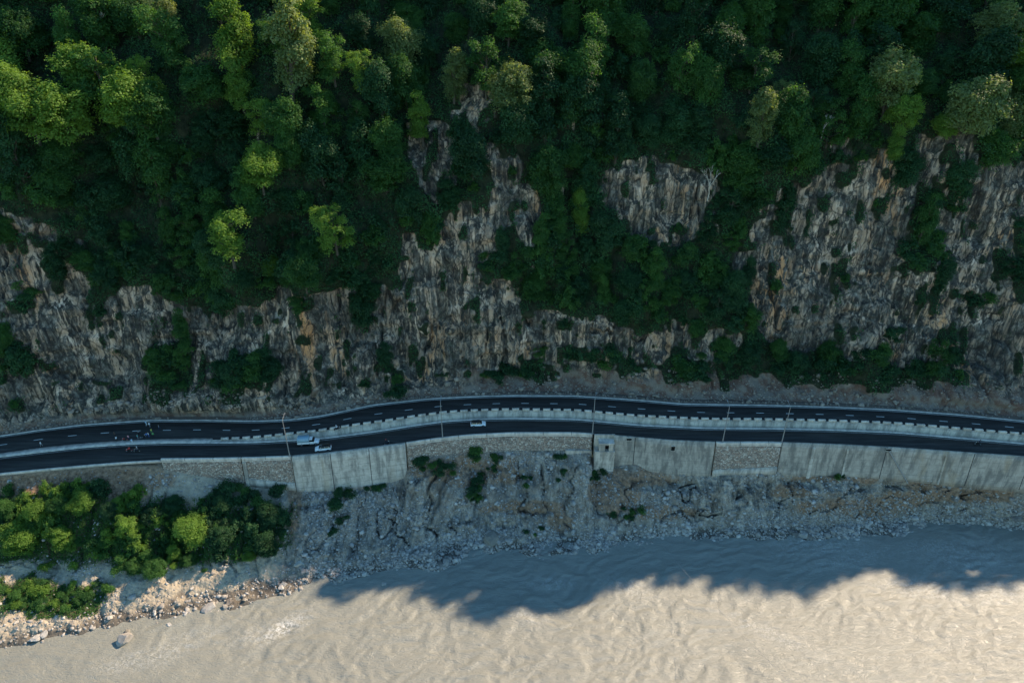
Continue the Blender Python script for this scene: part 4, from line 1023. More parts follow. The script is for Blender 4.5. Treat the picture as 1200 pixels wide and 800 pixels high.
# ---- named sunlit or striking trees: (u, v of trunk foot, style, scale, leaf, label)
named = [
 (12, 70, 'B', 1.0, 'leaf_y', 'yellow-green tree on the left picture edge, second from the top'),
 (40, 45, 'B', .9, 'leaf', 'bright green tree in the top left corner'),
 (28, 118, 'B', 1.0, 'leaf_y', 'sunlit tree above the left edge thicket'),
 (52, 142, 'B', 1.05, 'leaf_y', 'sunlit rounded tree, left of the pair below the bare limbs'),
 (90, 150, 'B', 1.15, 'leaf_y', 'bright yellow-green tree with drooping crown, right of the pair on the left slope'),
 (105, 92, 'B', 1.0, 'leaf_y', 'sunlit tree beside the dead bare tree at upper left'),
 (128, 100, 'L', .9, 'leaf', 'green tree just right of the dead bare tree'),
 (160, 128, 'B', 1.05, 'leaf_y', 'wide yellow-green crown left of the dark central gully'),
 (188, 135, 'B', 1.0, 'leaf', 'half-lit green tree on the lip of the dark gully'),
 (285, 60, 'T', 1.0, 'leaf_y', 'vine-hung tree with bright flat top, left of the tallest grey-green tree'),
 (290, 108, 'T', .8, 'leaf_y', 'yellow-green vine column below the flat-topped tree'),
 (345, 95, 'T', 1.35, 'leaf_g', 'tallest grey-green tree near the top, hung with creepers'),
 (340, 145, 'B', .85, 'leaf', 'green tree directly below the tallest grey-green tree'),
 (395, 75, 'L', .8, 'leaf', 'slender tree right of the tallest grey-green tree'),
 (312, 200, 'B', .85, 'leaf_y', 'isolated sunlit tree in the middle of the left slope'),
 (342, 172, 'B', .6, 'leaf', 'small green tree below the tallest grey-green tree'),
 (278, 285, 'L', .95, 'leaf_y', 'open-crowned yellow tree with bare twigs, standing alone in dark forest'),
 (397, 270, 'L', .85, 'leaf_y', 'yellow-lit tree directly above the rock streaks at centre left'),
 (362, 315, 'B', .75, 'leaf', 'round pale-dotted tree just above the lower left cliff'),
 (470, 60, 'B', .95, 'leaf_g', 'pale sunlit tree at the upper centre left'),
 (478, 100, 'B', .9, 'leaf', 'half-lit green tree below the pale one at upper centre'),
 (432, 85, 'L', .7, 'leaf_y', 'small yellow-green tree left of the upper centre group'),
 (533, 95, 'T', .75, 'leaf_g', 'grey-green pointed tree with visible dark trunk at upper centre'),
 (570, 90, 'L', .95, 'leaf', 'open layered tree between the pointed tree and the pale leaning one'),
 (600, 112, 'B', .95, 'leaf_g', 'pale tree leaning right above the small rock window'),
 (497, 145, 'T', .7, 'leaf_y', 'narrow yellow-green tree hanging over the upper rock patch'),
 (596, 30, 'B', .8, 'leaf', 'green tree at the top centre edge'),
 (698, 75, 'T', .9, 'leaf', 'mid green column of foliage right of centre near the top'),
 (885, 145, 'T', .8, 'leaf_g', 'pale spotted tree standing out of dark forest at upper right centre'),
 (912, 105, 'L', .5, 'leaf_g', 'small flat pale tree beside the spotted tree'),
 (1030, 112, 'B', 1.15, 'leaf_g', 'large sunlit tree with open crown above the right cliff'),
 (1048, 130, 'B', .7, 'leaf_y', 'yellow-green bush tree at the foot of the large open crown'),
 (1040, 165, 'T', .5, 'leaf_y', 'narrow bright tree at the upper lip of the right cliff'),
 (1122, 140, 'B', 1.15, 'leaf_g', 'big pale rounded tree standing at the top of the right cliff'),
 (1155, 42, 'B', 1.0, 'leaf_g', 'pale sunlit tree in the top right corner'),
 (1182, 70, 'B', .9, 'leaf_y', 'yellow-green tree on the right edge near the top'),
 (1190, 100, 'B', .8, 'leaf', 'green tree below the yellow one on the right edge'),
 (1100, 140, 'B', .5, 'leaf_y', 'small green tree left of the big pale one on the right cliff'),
]
taken = []; lit = []
def in_light(x, z): return any(1 < x-a < 30 and -5 < z-b-.55*(x-a) < 13 for a, b in lit)
prot = {'B': PB, 'T': PT, 'L': PL}
for (u, v, st, sc, lf, lab) in named:
    h_, n_, i_, d_ = hit(cliff_bvh, u, v+18)
    if h_ is None: continue
    k = rnd.randrange(len(prot[st])); p = h_
    put_tree(prot[st][k], (p.x, p.y-2.6, p.z-.8), (sc*1.2, sc*1.2), rnd.uniform(0, 6.28), lab, None, 'tree', (rnd.uniform(.05, .16), rnd.uniform(-.06, .06)), M[lf])
    taken.append((p.x, p.z))
    if lf != 'leaf': lit.append((p.x, p.z))
# ---- forest trees on the slope
vegw = veg.copy()
cand = 0; placed = 0
zones = [('far left', -400, 130), ('left', 130, 260), ('centre left', 260, 400), ('near centre left', 400, 540), ('central', 540, 680), ('near centre right', 680, 820), ('centre right', 820, 960), ('right', 960, 1090), ('far right', 1090, 1600)]
def row(pv): return 'topmost' if pv < 60 else 'upper' if pv < 130 else 'middle' if pv < 210 else 'lower' if pv < 300 else 'lowest'
forms = {'B': 'round-crowned', 'T': 'tall narrow', 'L': 'open layered'}
tries = 0
while placed < 235 and tries < 40000:
    tries += 1
    ix = rnd.randrange(nxg); iz = rnd.randrange(nzg)
    x, y, z = GX[iz, ix], GY2[iz, ix], ZW2[iz, ix]
    if z > 112 or z < 6 or abs(x) > 185: continue
    if veg[iz, ix] < .9: continue
    pu, pv = proj(x, y, z+4)
    if pu < -40 or pu > 1240 or pv < -60: continue
    # keep clear of rock just below
    z2 = max(0, iz-10)
    if veg[z2, ix] < .4 and rnd.random() < .5: continue
    if min(veg[min(nzg-1, iz+q), min(nxg-1, max(0, ix+q2))] for q in (8, 16, 24) for q2 in (-7, 0, 7)) < .4 and rnd.random() < .9: continue
    if any((x-a)**2+((z-b)*.9)**2 < (46 if z > 45 else 26) for a, b in taken): continue
    if in_light(x, z) and rnd.random() < .8: continue
    taken.append((x, z)); placed += 1
    st = rnd.choices('BTL', (5, 3, 2))[0]; base = (1.02 if z > 45 else .66)
    sc = base*rnd.uniform(.7, 1.2)
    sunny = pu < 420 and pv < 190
    lf = rnd.choices(['leaf', 'leaf_d', 'leaf_y', 'leaf_g'], (5, 2, 3.0, .6) if sunny else (5, 4.5, .05, .25))[0]  # sunny zone favours bright yellow leaves, sunlight painted in by leaf tone
    zn = [q[0] for q in zones if q[1] <= pu < q[2]][0]; hn = row(pv)
    tone = {'leaf': 'green', 'leaf_d': 'dark green', 'leaf_y': 'yellow-green', 'leaf_g': 'greyish green'}[lf]
    lab = '%s %s tree packed in the %s %s forest on the slope' % (tone, forms[st], hn, zn)
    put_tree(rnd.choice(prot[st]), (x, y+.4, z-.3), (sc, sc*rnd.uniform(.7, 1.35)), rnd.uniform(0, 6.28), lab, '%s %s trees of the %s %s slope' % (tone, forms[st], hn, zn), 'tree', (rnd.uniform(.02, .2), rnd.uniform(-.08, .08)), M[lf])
print('forest trees', placed)
ridge = [(385, 688, 3), (408, 700, 2.5), (455, 685, 3), (500, 690, 4), (530, 697, 4.5), (560, 705, 5), (584, 715, 4.5), (572, 708, 5), (612, 703, 4), (668, 704, 4), (660, 696, 4), (640, 692, 3), (780, 676, 4), (807, 674, 3), (845, 680, 4), (880, 681, 4), (910, 684, 4), (950, 687, 4), (930, 685, 3), (1000, 664, 3), (1075, 672, 5), (1092, 671, 4), (1110, 676, 5), (1137, 680, 4), (1160, 676, 4), (1185, 673, 5), (1060, 664, 4), (975, 676, 4), (1030, 658, 3)]
for (u, v, r) in ridge:
    x, y = unproj(u, v, WZ); zc = 142.0; k = (zc-WZ)
    cxr, cyr = float(x)+SUNH[0]/SUNH[1]/TE*k, float(y)+k/TE
    sc = r/6.8
    put_tree(rnd.choice(PT), (cxr+rnd.uniform(-5, 5), cyr+rnd.uniform(-1, 1), zc-7.0*sc), sc*.55, rnd.uniform(0, 6.28), 'slim tree on the ridge crest above the slope', 'slim trees on the ridge')
    put_tree(rnd.choice(PL), (cxr, cyr, zc-7.0*sc), sc, rnd.uniform(0, 6.28), 'green tree on the ridge crest above the slope', 'trees on the ridge')
nb_, tb = 0, []
tries = 0
while nb_ < 270 and tries < 30000:
    tries += 1
    ix = rnd.randrange(nxg); iz = rnd.randrange(nzg); x, y, z = GX[iz, ix], GY2[iz, ix], ZW2[iz, ix]
    if z > 108 or z < 5 or abs(x) > 180 or veg[iz, ix] < .8: continue
    pu, pv = proj(x, y, z)
    if pu < -30 or pu > 1230 or any((x-a)**2+(z-b)**2 < 17 for a, b in tb): continue
    if in_light(x, z) and rnd.random() < .8: continue
    tb.append((x, z)); nb_ += 1
    zn = [q[0] for q in zones if q[1] <= pu < q[2]][0]; hn = row(pv)
    lf = rnd.choices(['leaf', 'leaf_d'], (4, 5))[0]; s_ = rnd.uniform(.6, 1.35)*(1 if min(veg[min(nzg-1, iz+8), ix], veg[max(0, iz-5), ix]) > .4 else .5); sw = 'large' if s_ > .93 else 'small'
    o = bpy.data.objects.new('bush', rnd.choice(PG)); COL.objects.link(o); o.location = (x, y-.3, z-.8); o.scale = (s_, s_, s_*rnd.uniform(.9, 1.5)); o.rotation_euler = (rnd.uniform(.1, .5), 0, rnd.uniform(0, 6.28))
    o.material_slots[0].link = 'OBJECT'; o.material_slots[0].material = M[lf]
    tone = 'dark' if lf == 'leaf_d' else 'fresh green'
    tag(o, '%s %s bush clinging to the %s %s slope between the trees' % (sw, tone, hn, zn), 'bush', '%s %s bushes on the %s %s slope' % (sw, tone, hn, zn))
# ---- leaf carpet: creepers and undergrowth covering the slope
ri, ci = np.nonzero((veg[:-1, :-1] > .3) & (np.abs(GX[:-1, :-1]) < 186) & (ZW[:-1, :-1] < 112))
cellx = np.diff(cxs)[ci]
NL = 420000
pick = rng.choice(len(ri), NL, p=(veg[ri, ci]*cellx)/(veg[ri, ci]*cellx).sum())
r_, c_ = ri[pick], ci[pick]; fa, fb = rng.random(NL), rng.random(NL)
def bil(A): return (A[r_, c_]*(1-fa)*(1-fb)+A[r_, c_+1]*fa*(1-fb)+A[r_+1, c_]*(1-fa)*fb+A[r_+1, c_+1]*fa*fb)
lx, ly, lz = bil(GX), bil(GY2), bil(ZW2)
bul = .25+3.0*np.clip(fbm(lx/3.4, lz/3.8, ly/5, 81, 3)+.3, 0, 1.1)
gap = fbm(lx/2.0, lz/3.0, 0, 84, 2) > -.55
outn = np.array([0, -.93, .36])
ro = rng.random(NL)**.45
P = np.stack([lx, ly, lz], 1)+outn*(bul*ro)[:, None]+rng.normal(size=(NL, 3))*.18
gx_ = fbm((lx+.4)/3.4, lz/3.8, ly/5, 81, 3)-fbm((lx-.4)/3.4, lz/3.8, ly/5, 81, 3)
gz_ = fbm(lx/3.4, (lz+.4)/3.8, ly/5, 81, 3)-fbm(lx/3.4, (lz-.4)/3.8, ly/5, 81, 3)
nn = np.stack([-gx_*2.4, np.full(NL, -.75), .55-gz_*2.4], 1)+rng.normal(size=(NL, 3))*.4; nn /= np.linalg.norm(nn, axis=1)[:, None]
sz = rng.uniform(.28, .62, NL)
ti = np.clip(.22+.14*bul+.35*fbm(lx/11, lz/11, 0, 88, 3)+rng.normal(size=NL)*.2, 0, 1)
keep = gap
v, f = leaf_quads(P[keep], nn[keep], sz[keep], rng)
M['leaf_c'] = mat_leaf('creeper_leaf', (.011, .040, .017), (.050, .140, .046), .35)
cp = mesh_np('creepers', v, f, M['leaf_c'], {'tint': ('FACE', ti[keep])})
tag(cp, 'dense green creepers and undergrowth covering the steep slope', 'undergrowth', kind='stuff')
# ---- shrubs in the cliff pockets
pockets = [(22, 415, 30, 30, 8), (195, 430, 30, 36, 9), (282, 440, 36, 26, 8), (1085, 295, 38, 26, 9), (1112, 240, 24, 16, 4), (1150, 358, 24, 10, 3), (575, 312, 20, 14, 4), (30, 345, 22, 12, 3), (1040, 395, 26, 8, 3), (1195, 300, 14, 40, 4), (990, 430, 60, 18, 16), (1080, 437, 50, 15, 13), (840, 430, 40, 22, 12), (590, 442, 50, 7, 11), (700, 425, 60, 12, 14), (470, 465, 20, 4, 3)]
words = ['far left hollow above the road', 'hollow above the crowd', 'hollow left of the first lamp post', 'big dark hollow of the right cliff', 'upper hollow of the right cliff', 'small ledge of the right cliff', 'ledge beside the pale central streaks', 'left edge ledge', 'foot ledge of the right cliff', 'right picture edge', 'strip above the road at right', 'strip above the road far right', 'gully foot above the road', 'roadside bank below the central cliff', 'debris cone top', 'roadside at centre left']
for (u, v, a, b, n), wd in zip(pockets, words):
    for _ in range(n):
        uu, vv = u+rnd.uniform(-a, a)*.8, v+rnd.uniform(-b, b)*.8
        h_, n_, i_, d_ = hit(cliff_bvh, uu, vv)
        if h_ is None: continue
        put_shrub((h_.x, h_.y-.1, h_.z-.4), rnd.uniform(.9, 1.9), M['leaf_d' if rnd.random() < .75 else 'leaf'], 'dark leafy shrub growing in the '+wd, 'shrubs in the '+wd)

# ---- dead bare trees
def bare_tree(u, v, Ht, label, seed):
    h_, n_, i_, d_ = hit(cliff_bvh, u, v)
    if h_ is None: return
    g = random.Random(seed); bm = bmesh.new()
    def br(p, d, L, r, dep):
        q = p+d*L; m = (p+q)/2+Vector((g.uniform(-.1, .1), g.uniform(-.1, .1), 0))*L
        tube(bm, [p, m, q], [r, r*.8, r*.55], 5, cap=False)
        if dep:
            for k in range(3):
                dd = (d+Vector((g.uniform(-.8, .8), g.uniform(-.6, .4), g.uniform(-.1, .6)))).normalized(); br(q, dd, L*g.uniform(.5, .75), r*.55, dep-1)
    br(Vector((0, 0, -.5)), Vector((g.uniform(-.1, .1), -.25, 1)).normalized(), Ht*.5, .16, 3)
    r = empty('dead_tree', (h_.x, h_.y-1.0, h_.z)); tag(r, label, 'dead tree')
    obj_bm('trunk', bm, M['bark_p'], r)
bare_tree(828, 232, 9, 'pale leafless dead tree standing in dark forest at centre right', 1)
bare_tree(125, 50, 9, 'pale leafless dead limbs above the sunlit upper left trees', 2)
bare_tree(960, 162, 7, 'small leafless forked tree above the right cliff', 3)

# ------------------------------------------------------------------ bank vegetation
bank_trees = [
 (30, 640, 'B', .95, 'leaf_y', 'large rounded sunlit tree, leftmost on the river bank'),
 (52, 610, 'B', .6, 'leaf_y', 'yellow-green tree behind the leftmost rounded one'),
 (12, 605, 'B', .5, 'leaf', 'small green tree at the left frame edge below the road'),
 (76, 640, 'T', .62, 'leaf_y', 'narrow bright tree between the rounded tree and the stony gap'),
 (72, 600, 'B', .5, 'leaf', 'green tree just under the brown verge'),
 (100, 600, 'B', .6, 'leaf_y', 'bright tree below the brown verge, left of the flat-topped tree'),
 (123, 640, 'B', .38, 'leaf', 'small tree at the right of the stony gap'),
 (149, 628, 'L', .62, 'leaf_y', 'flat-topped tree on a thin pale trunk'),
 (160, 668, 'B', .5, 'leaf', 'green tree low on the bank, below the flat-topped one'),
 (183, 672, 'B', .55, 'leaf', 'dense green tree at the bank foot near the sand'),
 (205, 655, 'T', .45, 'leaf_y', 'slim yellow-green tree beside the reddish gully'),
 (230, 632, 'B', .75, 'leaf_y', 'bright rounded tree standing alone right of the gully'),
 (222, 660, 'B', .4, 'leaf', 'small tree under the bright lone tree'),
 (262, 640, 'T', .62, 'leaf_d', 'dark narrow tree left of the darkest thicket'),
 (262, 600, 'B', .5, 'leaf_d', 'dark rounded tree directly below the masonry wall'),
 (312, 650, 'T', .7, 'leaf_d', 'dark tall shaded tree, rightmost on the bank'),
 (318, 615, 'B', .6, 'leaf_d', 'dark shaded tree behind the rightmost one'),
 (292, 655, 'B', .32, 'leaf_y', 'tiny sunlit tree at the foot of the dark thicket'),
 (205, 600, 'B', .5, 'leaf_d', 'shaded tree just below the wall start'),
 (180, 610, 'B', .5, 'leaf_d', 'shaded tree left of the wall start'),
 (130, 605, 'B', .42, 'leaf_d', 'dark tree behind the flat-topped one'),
]
for (u, v, st, sc, lf, lab) in bank_trees:
    h_, n_, i_, d_ = hit(bank_bvh, u, v)
    if h_ is None: continue
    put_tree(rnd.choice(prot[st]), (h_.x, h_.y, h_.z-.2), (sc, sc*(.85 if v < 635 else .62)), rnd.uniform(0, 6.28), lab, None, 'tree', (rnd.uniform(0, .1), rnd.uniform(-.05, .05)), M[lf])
bs = [(55, 700, 58, 16, 44, 'leaf', 'green terrace shrub between track and sand at lower left', 'shrubs on the lower left terrace', .8),
      (80, 625, 75, 45, 34, 'leaf', 'sunlit shrub filling the left tree slope', 'shrubs on the left tree slope', .9),
      (200, 640, 60, 34, 26, 'leaf', 'green shrub on the slope around the reddish gully', 'shrubs around the reddish gully', .9),
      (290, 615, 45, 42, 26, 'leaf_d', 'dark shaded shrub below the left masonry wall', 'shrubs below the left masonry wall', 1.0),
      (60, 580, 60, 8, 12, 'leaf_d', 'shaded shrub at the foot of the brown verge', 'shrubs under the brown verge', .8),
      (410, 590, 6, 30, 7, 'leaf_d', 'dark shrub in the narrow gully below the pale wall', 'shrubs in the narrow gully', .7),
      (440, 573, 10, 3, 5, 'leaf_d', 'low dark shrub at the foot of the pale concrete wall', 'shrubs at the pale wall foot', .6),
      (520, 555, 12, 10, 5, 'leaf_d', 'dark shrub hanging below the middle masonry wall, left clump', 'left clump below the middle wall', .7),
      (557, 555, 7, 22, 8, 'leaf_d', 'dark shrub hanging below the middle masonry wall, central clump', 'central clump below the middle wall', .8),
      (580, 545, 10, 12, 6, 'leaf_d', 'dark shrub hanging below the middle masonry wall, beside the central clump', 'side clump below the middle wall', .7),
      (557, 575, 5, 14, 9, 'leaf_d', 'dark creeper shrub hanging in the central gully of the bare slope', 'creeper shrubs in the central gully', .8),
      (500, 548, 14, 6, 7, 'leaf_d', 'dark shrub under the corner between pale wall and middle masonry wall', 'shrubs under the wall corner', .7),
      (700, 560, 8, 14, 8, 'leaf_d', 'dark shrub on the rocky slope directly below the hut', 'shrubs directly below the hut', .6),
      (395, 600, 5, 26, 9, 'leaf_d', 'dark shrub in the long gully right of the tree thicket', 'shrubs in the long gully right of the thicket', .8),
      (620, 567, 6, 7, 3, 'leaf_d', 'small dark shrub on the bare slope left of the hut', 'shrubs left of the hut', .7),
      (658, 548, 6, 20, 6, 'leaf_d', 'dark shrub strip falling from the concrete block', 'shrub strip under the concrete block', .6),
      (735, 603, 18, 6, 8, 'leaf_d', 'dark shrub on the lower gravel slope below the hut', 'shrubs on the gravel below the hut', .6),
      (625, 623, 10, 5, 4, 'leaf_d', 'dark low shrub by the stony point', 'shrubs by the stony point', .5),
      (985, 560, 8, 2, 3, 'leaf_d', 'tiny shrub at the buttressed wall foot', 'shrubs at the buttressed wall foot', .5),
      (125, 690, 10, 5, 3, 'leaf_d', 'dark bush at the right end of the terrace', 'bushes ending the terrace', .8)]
for (u, v, a, b, n, lf, lab, grp, sc) in bs:
    for _ in range(n):
        uu, vv = u+rnd.uniform(-a, a), v+rnd.uniform(-b, b)
        h_, n_, i_, d_ = hit(bank_bvh, uu, vv)
        if h_ is None: continue
        mm = M[lf] if rnd.random() < .7 else (M['leaf_y'] if lf == 'leaf' else M['leaf'])
        put_shrub((h_.x, h_.y, h_.z-.15), sc*rnd.uniform(.6, 1.35)*(1.25 if lf == 'leaf_d' else 1), mm, lab, grp)

for k in range(78):
    uu, vv = rnd.uniform(-15, 335), rnd.uniform(574, 648)
    if vv > 655-(.0 if uu < 200 else (uu-200)*.12): continue
    if 92 < uu < 120 and vv > 600: continue
    h_, n_, i_, d_ = hit(bank_bvh, uu, vv)
    if h_ is None: continue
    s_ = rnd.uniform(.4, .85); o = bpy.data.objects.new('bush', rnd.choice(PG)); COL.objects.link(o); o.location = (h_.x, h_.y, h_.z-.4); o.scale = (s_, s_, s_*rnd.uniform(.9, 1.7)); o.rotation_euler = (0, 0, rnd.uniform(0, 6.28))
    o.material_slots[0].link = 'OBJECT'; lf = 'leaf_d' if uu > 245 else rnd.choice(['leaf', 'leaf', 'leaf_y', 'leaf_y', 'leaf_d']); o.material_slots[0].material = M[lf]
    wd = 'far left of' if uu < 90 else 'left part of' if uu < 170 else 'middle of' if uu < 245 else 'shaded right end of'
    tn = {'leaf': 'green', 'leaf_y': 'bright yellow-green', 'leaf_d': 'dark green'}[lf]
    tag(o, '%s leafy bush in the %s the thicket on the river bank' % (tn, wd), 'bush', '%s bushes in the %s the bank thicket' % (tn, wd))

gw = (np.clip(bveg, 0, 1)*(np.abs(UU-600) < 660)*np.abs(np.gradient(BX, axis=1))*np.hypot(np.gradient(BY2, axis=0), np.gradient(BZ2, axis=0)))[:-1, :-1]
NG = 60000; pk = rng.choice(gw.size, NG, p=gw.ravel()/gw.sum()); r_, c_ = np.unravel_index(pk, gw.shape); fa, fb = rng.random(NG), rng.random(NG)
P = np.stack([bil(BX), bil(BY2), bil(BZ2)+rng.random(NG)*.5*(1+fbm(bil(BX)/2.5, bil(BY2)/2.5, 0, 95, 2))], 1)
nn = rng.normal(size=(NG, 3))*.5+np.array([0, -.3, .8]); nn /= np.linalg.norm(nn, axis=1)[:, None]
v, f = leaf_quads(P, nn, rng.uniform(.2, .5, NG), rng)
tag(mesh_np('grass', v, f, M['leaf'], {'tint': ('FACE', rng.random(NG))}), 'green grass and weeds covering the left river bank', 'grass', kind='stuff')
# ------------------------------------------------------------------ boulders and rubble
def rock_mesh(seed, sub=2):
    bm = bmesh.new(); bmesh.ops.create_icosphere(bm, subdivisions=sub, radius=1)
    co = np.array([v.co[:] for v in bm.verts]); r = 1+.32*fbm(co[:, 0]*1.1+seed, co[:, 1]*1.1, co[:, 2]*1.1, seed, 3)
    g = random.Random(seed); sc = np.array([g.uniform(.8, 1.2), g.uniform(.7, 1.1), g.uniform(.55, .8)])
    # facet by clipping with a few planes
    co = co*r[:, None]
    for _ in range(7):
        n = np.array([g.gauss(0, 1) for _ in range(3)]); n /= np.linalg.norm(n); dd = g.uniform(.62, .85)
        k = co@n; co = co-np.outer(np.maximum(k-dd, 0), n)
    co = co*sc
    for v, c in zip(bm.verts, co): v.co = c
    me = bpy.data.meshes.new('boulder'); bm.to_mesh(me); bm.free(); me.materials.append(M['stone']); return me
RM = [rock_mesh(500+i, 3) for i in range(7)]
def put_rock(loc, sc, label, group=None, mat='stone', sq=None):
    o = bpy.data.objects.new('boulder', rnd.choice(RM)); COL.objects.link(o); o.location = loc
    o.scale = sq or (sc*rnd.uniform(.8, 1.2), sc*rnd.uniform(.8, 1.1), sc*rnd.uniform(.7, 1.1)); o.rotation_euler = (rnd.uniform(-.3, .3), rnd.uniform(-.3, .3), rnd.uniform(0, 6.28))
    o.material_slots[0].link = 'OBJECT'; o.material_slots[0].material = M[mat]
    return tag(o, label, 'boulder', group)
x, y = unproj(147, 750, WZ); put_rock((float(x), float(y), WZ+.3), 1, 'pale boulder standing alone in the sunlit river at lower left', None, 'stone', (1.4, 1.9, 2.2))
x, y = unproj(149.5, 740, WZ); put_rock((float(x), float(y), WZ+.1), 1, 'small brown rock touching the lone river boulder', None, 'stone_tan', (.7, .8, .8))
x, y = unproj(198.5, 731.5, WZ); put_rock((float(x), float(y), WZ), 1, 'dark small rock in shallow water between lone boulder and shore', None, 'stone', (.8, .5, .5))
x, y = unproj(205.5, 723, WZ); put_rock((float(x), float(y), WZ), 1, 'small rock at the water edge right of the dark rock', None, 'stone', (.5, .5, .6))
for (u, v, s, lab, mt) in ((246, 711, 1.9, 'big pale boulder on the sunlit shore where the river narrows', 'stone'), (264, 711, 1.0, 'smaller pale boulder right of the big shore boulder', 'stone'), (577, 632, 2.6, 'largest brown-grey boulder on the shaded shore, at the inlet', 'stone_tan'),
    (42, 748, 1.1, 'white boulder at the water edge, lower left shore', 'stone'), (52, 743, .9, 'boulder right of the white one on the lower left shore', 'stone'), (50, 708, 1.2, 'pale boulder on the green terrace', 'stone_tan'), (450, 684, .7, 'small lone rock in shaded water', 'stone'),
    (522, 661, 1.1, 'flat boulder at the tip of the small stony spit', 'stone'), (350, 661, 1.2, 'tan boulder at the light and shade border on the bank', 'stone_tan'), (356, 669, 1.0, 'grey boulder below the tan border boulder', 'stone'), (351, 570, .9, 'pale round boulder at the corner of masonry and pale wall', 'stone'),
    (1118, 584, 1.3, 'pale upright boulder on the brown bank at far right', 'stone'), (1072, 607, 1.1, 'pale boulder on the far right shore', 'stone'), (942, 627, 1.2, 'twin grey boulder at the water edge right, larger', 'stone'), (931, 626, .9, 'twin grey boulder at the water edge right, smaller', 'stone'), (1190, 605, 1.4, 'pale boulder at the right edge waterline', 'stone'), (675, 642, 1.0, 'pale boulder on the shaded shore right of the stony point', 'stone'), (1058, 628, .7, 'rock projecting into blue water under the right bend', 'stone')):
    if (u, v) == (450, 684):
        x, y = unproj(u, v, WZ); loc = (float(x), float(y), WZ)
    else:
        h_, *_r = hit(bank_bvh, u, v)
        if h_ is None: x, y = unproj(u, v, WZ); h_ = Vector((float(x), float(y), WZ))
        loc = (h_.x, h_.y, h_.z+s*.15)
    put_rock(loc, s, lab, None, mt)
# shore boulders, counted ones
seg = [('sunlit lower left shore', 0, 300, 44), ('shaded shore left of the inlet', 300, 560, 45), ('shaded shore in the middle', 560, 900, 60), ('shaded shore at the right', 900, 1200, 75)]
for (wd, u0, u1, n) in seg:
    for _ in range(n):
        u = rnd.uniform(u0, u1); vs = float(np.interp(u, *C(shore_pts)))
        v = vs-abs(rnd.gauss(0, 1))*(14 if u < 350 else 9)-.5
        h_, *_r = hit(bank_bvh, u, v)
        if h_ is None or h_.z > -12: continue
        s = rnd.uniform(.3, .75)*(1.5 if rnd.random() < .12 else .75)
        put_rock((h_.x, h_.y, h_.z+s*.1), s, 'grey stone boulder among others on the '+wd, 'boulders on the '+wd, 'stone_tan' if (u < 330 and rnd.random() < .5) else 'stone')
# rubble as stuff
ico = bmesh.new(); bmesh.ops.create_icosphere(ico, subdivisions=1, radius=1); ico.verts.index_update()
IV = np.array([v.co[:] for v in ico.verts]); IF = np.array([[v.index for v in f.verts] for f in ico.faces]); ico.free()
def rubble(name, P, Sz, label, mat, tints):
    n = len(P); q = rng.normal(size=(n, len(IV), 3))*.16
    sc = rng.uniform(.6, 1.3, (n, 1, 3))*Sz[:, None, None]*np.array([1, 1, .75])
    a = rng.uniform(0, 6.28, n); ca, sa = np.cos(a), np.sin(a)
    V = (IV[None]+q)*sc; X = V[..., 0]*ca[:, None]-V[..., 1]*sa[:, None]; Y = V[..., 0]*sa[:, None]+V[..., 1]*ca[:, None]
    V = np.stack([X, Y, V[..., 2]], -1)+P[:, None]
    F = IF[None]+np.arange(n)[:, None, None]*len(IV)
    o = mesh_np(name, V.reshape(-1, 3), F.reshape(-1, 3), mat, {'tint': ('FACE', np.repeat(tints, len(IF)))})
    return tag(o, label, 'rubble', kind='stuff')
dens = (.11+.89*(1-.92*leftness)*sstep(4.6, 6.2, tt)*(1-sstep(7.05, 7.15, tt)))*(tt < 7.15)*(tt > 1.0)
dens = dens*(1-.85*bveg)*(1-.6*brown0)*(.25+.75*sstep(-.3, .4, fbm(BX/5, BY/5, BZ/5, 91, 3)))
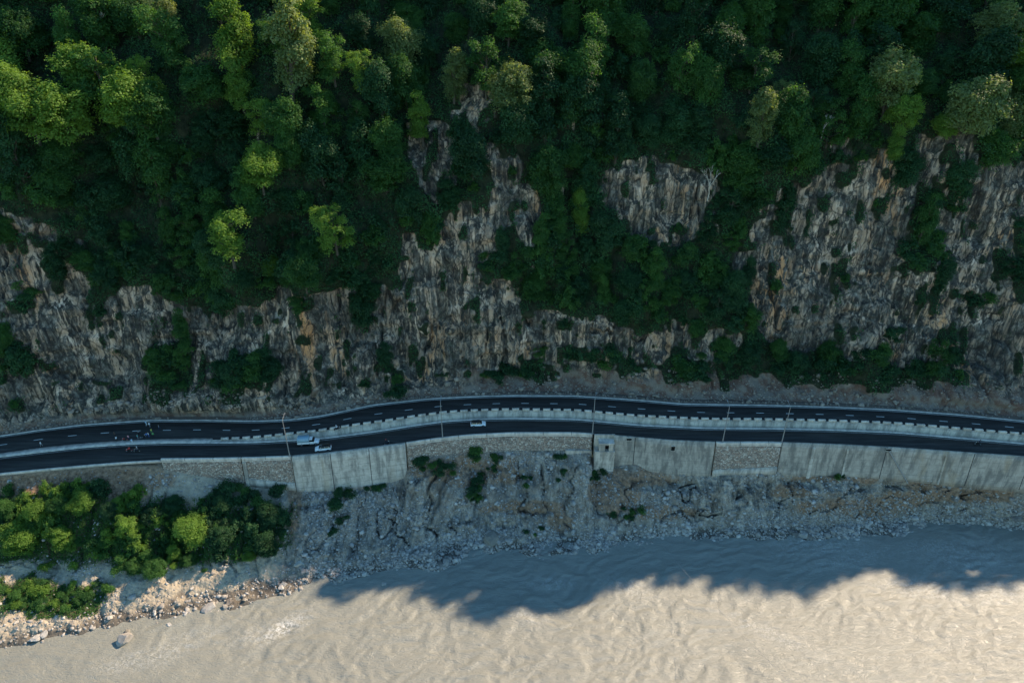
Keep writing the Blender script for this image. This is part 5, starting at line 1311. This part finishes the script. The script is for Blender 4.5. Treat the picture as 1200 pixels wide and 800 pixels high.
dens = np.maximum(dens, .25*ell([(770, 590, 40, 18), (440, 600, 60, 30), (620, 540, 60, 10), (1000, 610, 120, 18), (1130, 600, 80, 12), (375, 600, 18, 50)]))
ce = np.abs(np.gradient(BX, axis=1))*np.hypot(np.gradient(BY2, axis=0), np.gradient(BZ2, axis=0))
wgt = (dens*ce*(np.abs(UU-600) < 680))[:-1, :-1]; wf = wgt.ravel()/wgt.sum()
NR = 30000; pk = rng.choice(len(wf), NR, p=wf); r_, c_ = np.unravel_index(pk, wgt.shape); fa, fb = rng.random(NR), rng.random(NR)
P = np.stack([bil(BX), bil(BY2), bil(BZ2)], 1); Sz = np.clip(rng.lognormal(-1.75, .55, NR), .08, .85)
rubble('river_rubble', P, Sz, 'loose grey stones and rubble covering the river bank', M['stone'], rng.random(NR))
# rubble at the cliff foot
NR = 4200; xs_ = rng.uniform(-150, 150, NR); dy_ = rng.random(NR)**1.3*7
pts = []
for x_, d2 in zip(xs_, dy_):
    y_ = float(Yback(x_))+.9+d2*(1 if x_ > -20 else .35)
    h_, *_r = cliff_bvh.ray_cast(Vector((x_, y_, 14)), Vector((0, 0, -1)))
    z_ = h_.z if h_ is not None else float(H(x_))+.25
    if z_ < 9: pts.append((x_, y_, z_))
M['stone_br'] = mat_stone('brown_stone', (.10, .075, .055), (.42, .34, .27))
P = np.array(pts); rubble('roadside_rubble', P, np.clip(rng.lognormal(-1.7, .6, len(P)), .08, .9), 'fallen stones along the cliff foot behind the road', M['stone_br'], rng.random(len(P)))

# ------------------------------------------------------------------ cables over the river
def cable(a, b, sag, r, label):
    a, b = Vector(a), Vector(b); bm = bmesh.new()
    tube(bm, [a.lerp(b, k/24)-Vector((0, 0, sag*4*(k/24)*(1-k/24))) for k in range(25)], r, 5)
    return tag(obj_bm('cable', bm, M['cable']), label, 'cable')
h_, *_r = hit(bank_bvh, 772, 633)
cable((h_.x, h_.y, h_.z-.2), (62, 30, 20), 3, .028, 'thin pale cable slanting across the shaded river from the shore')
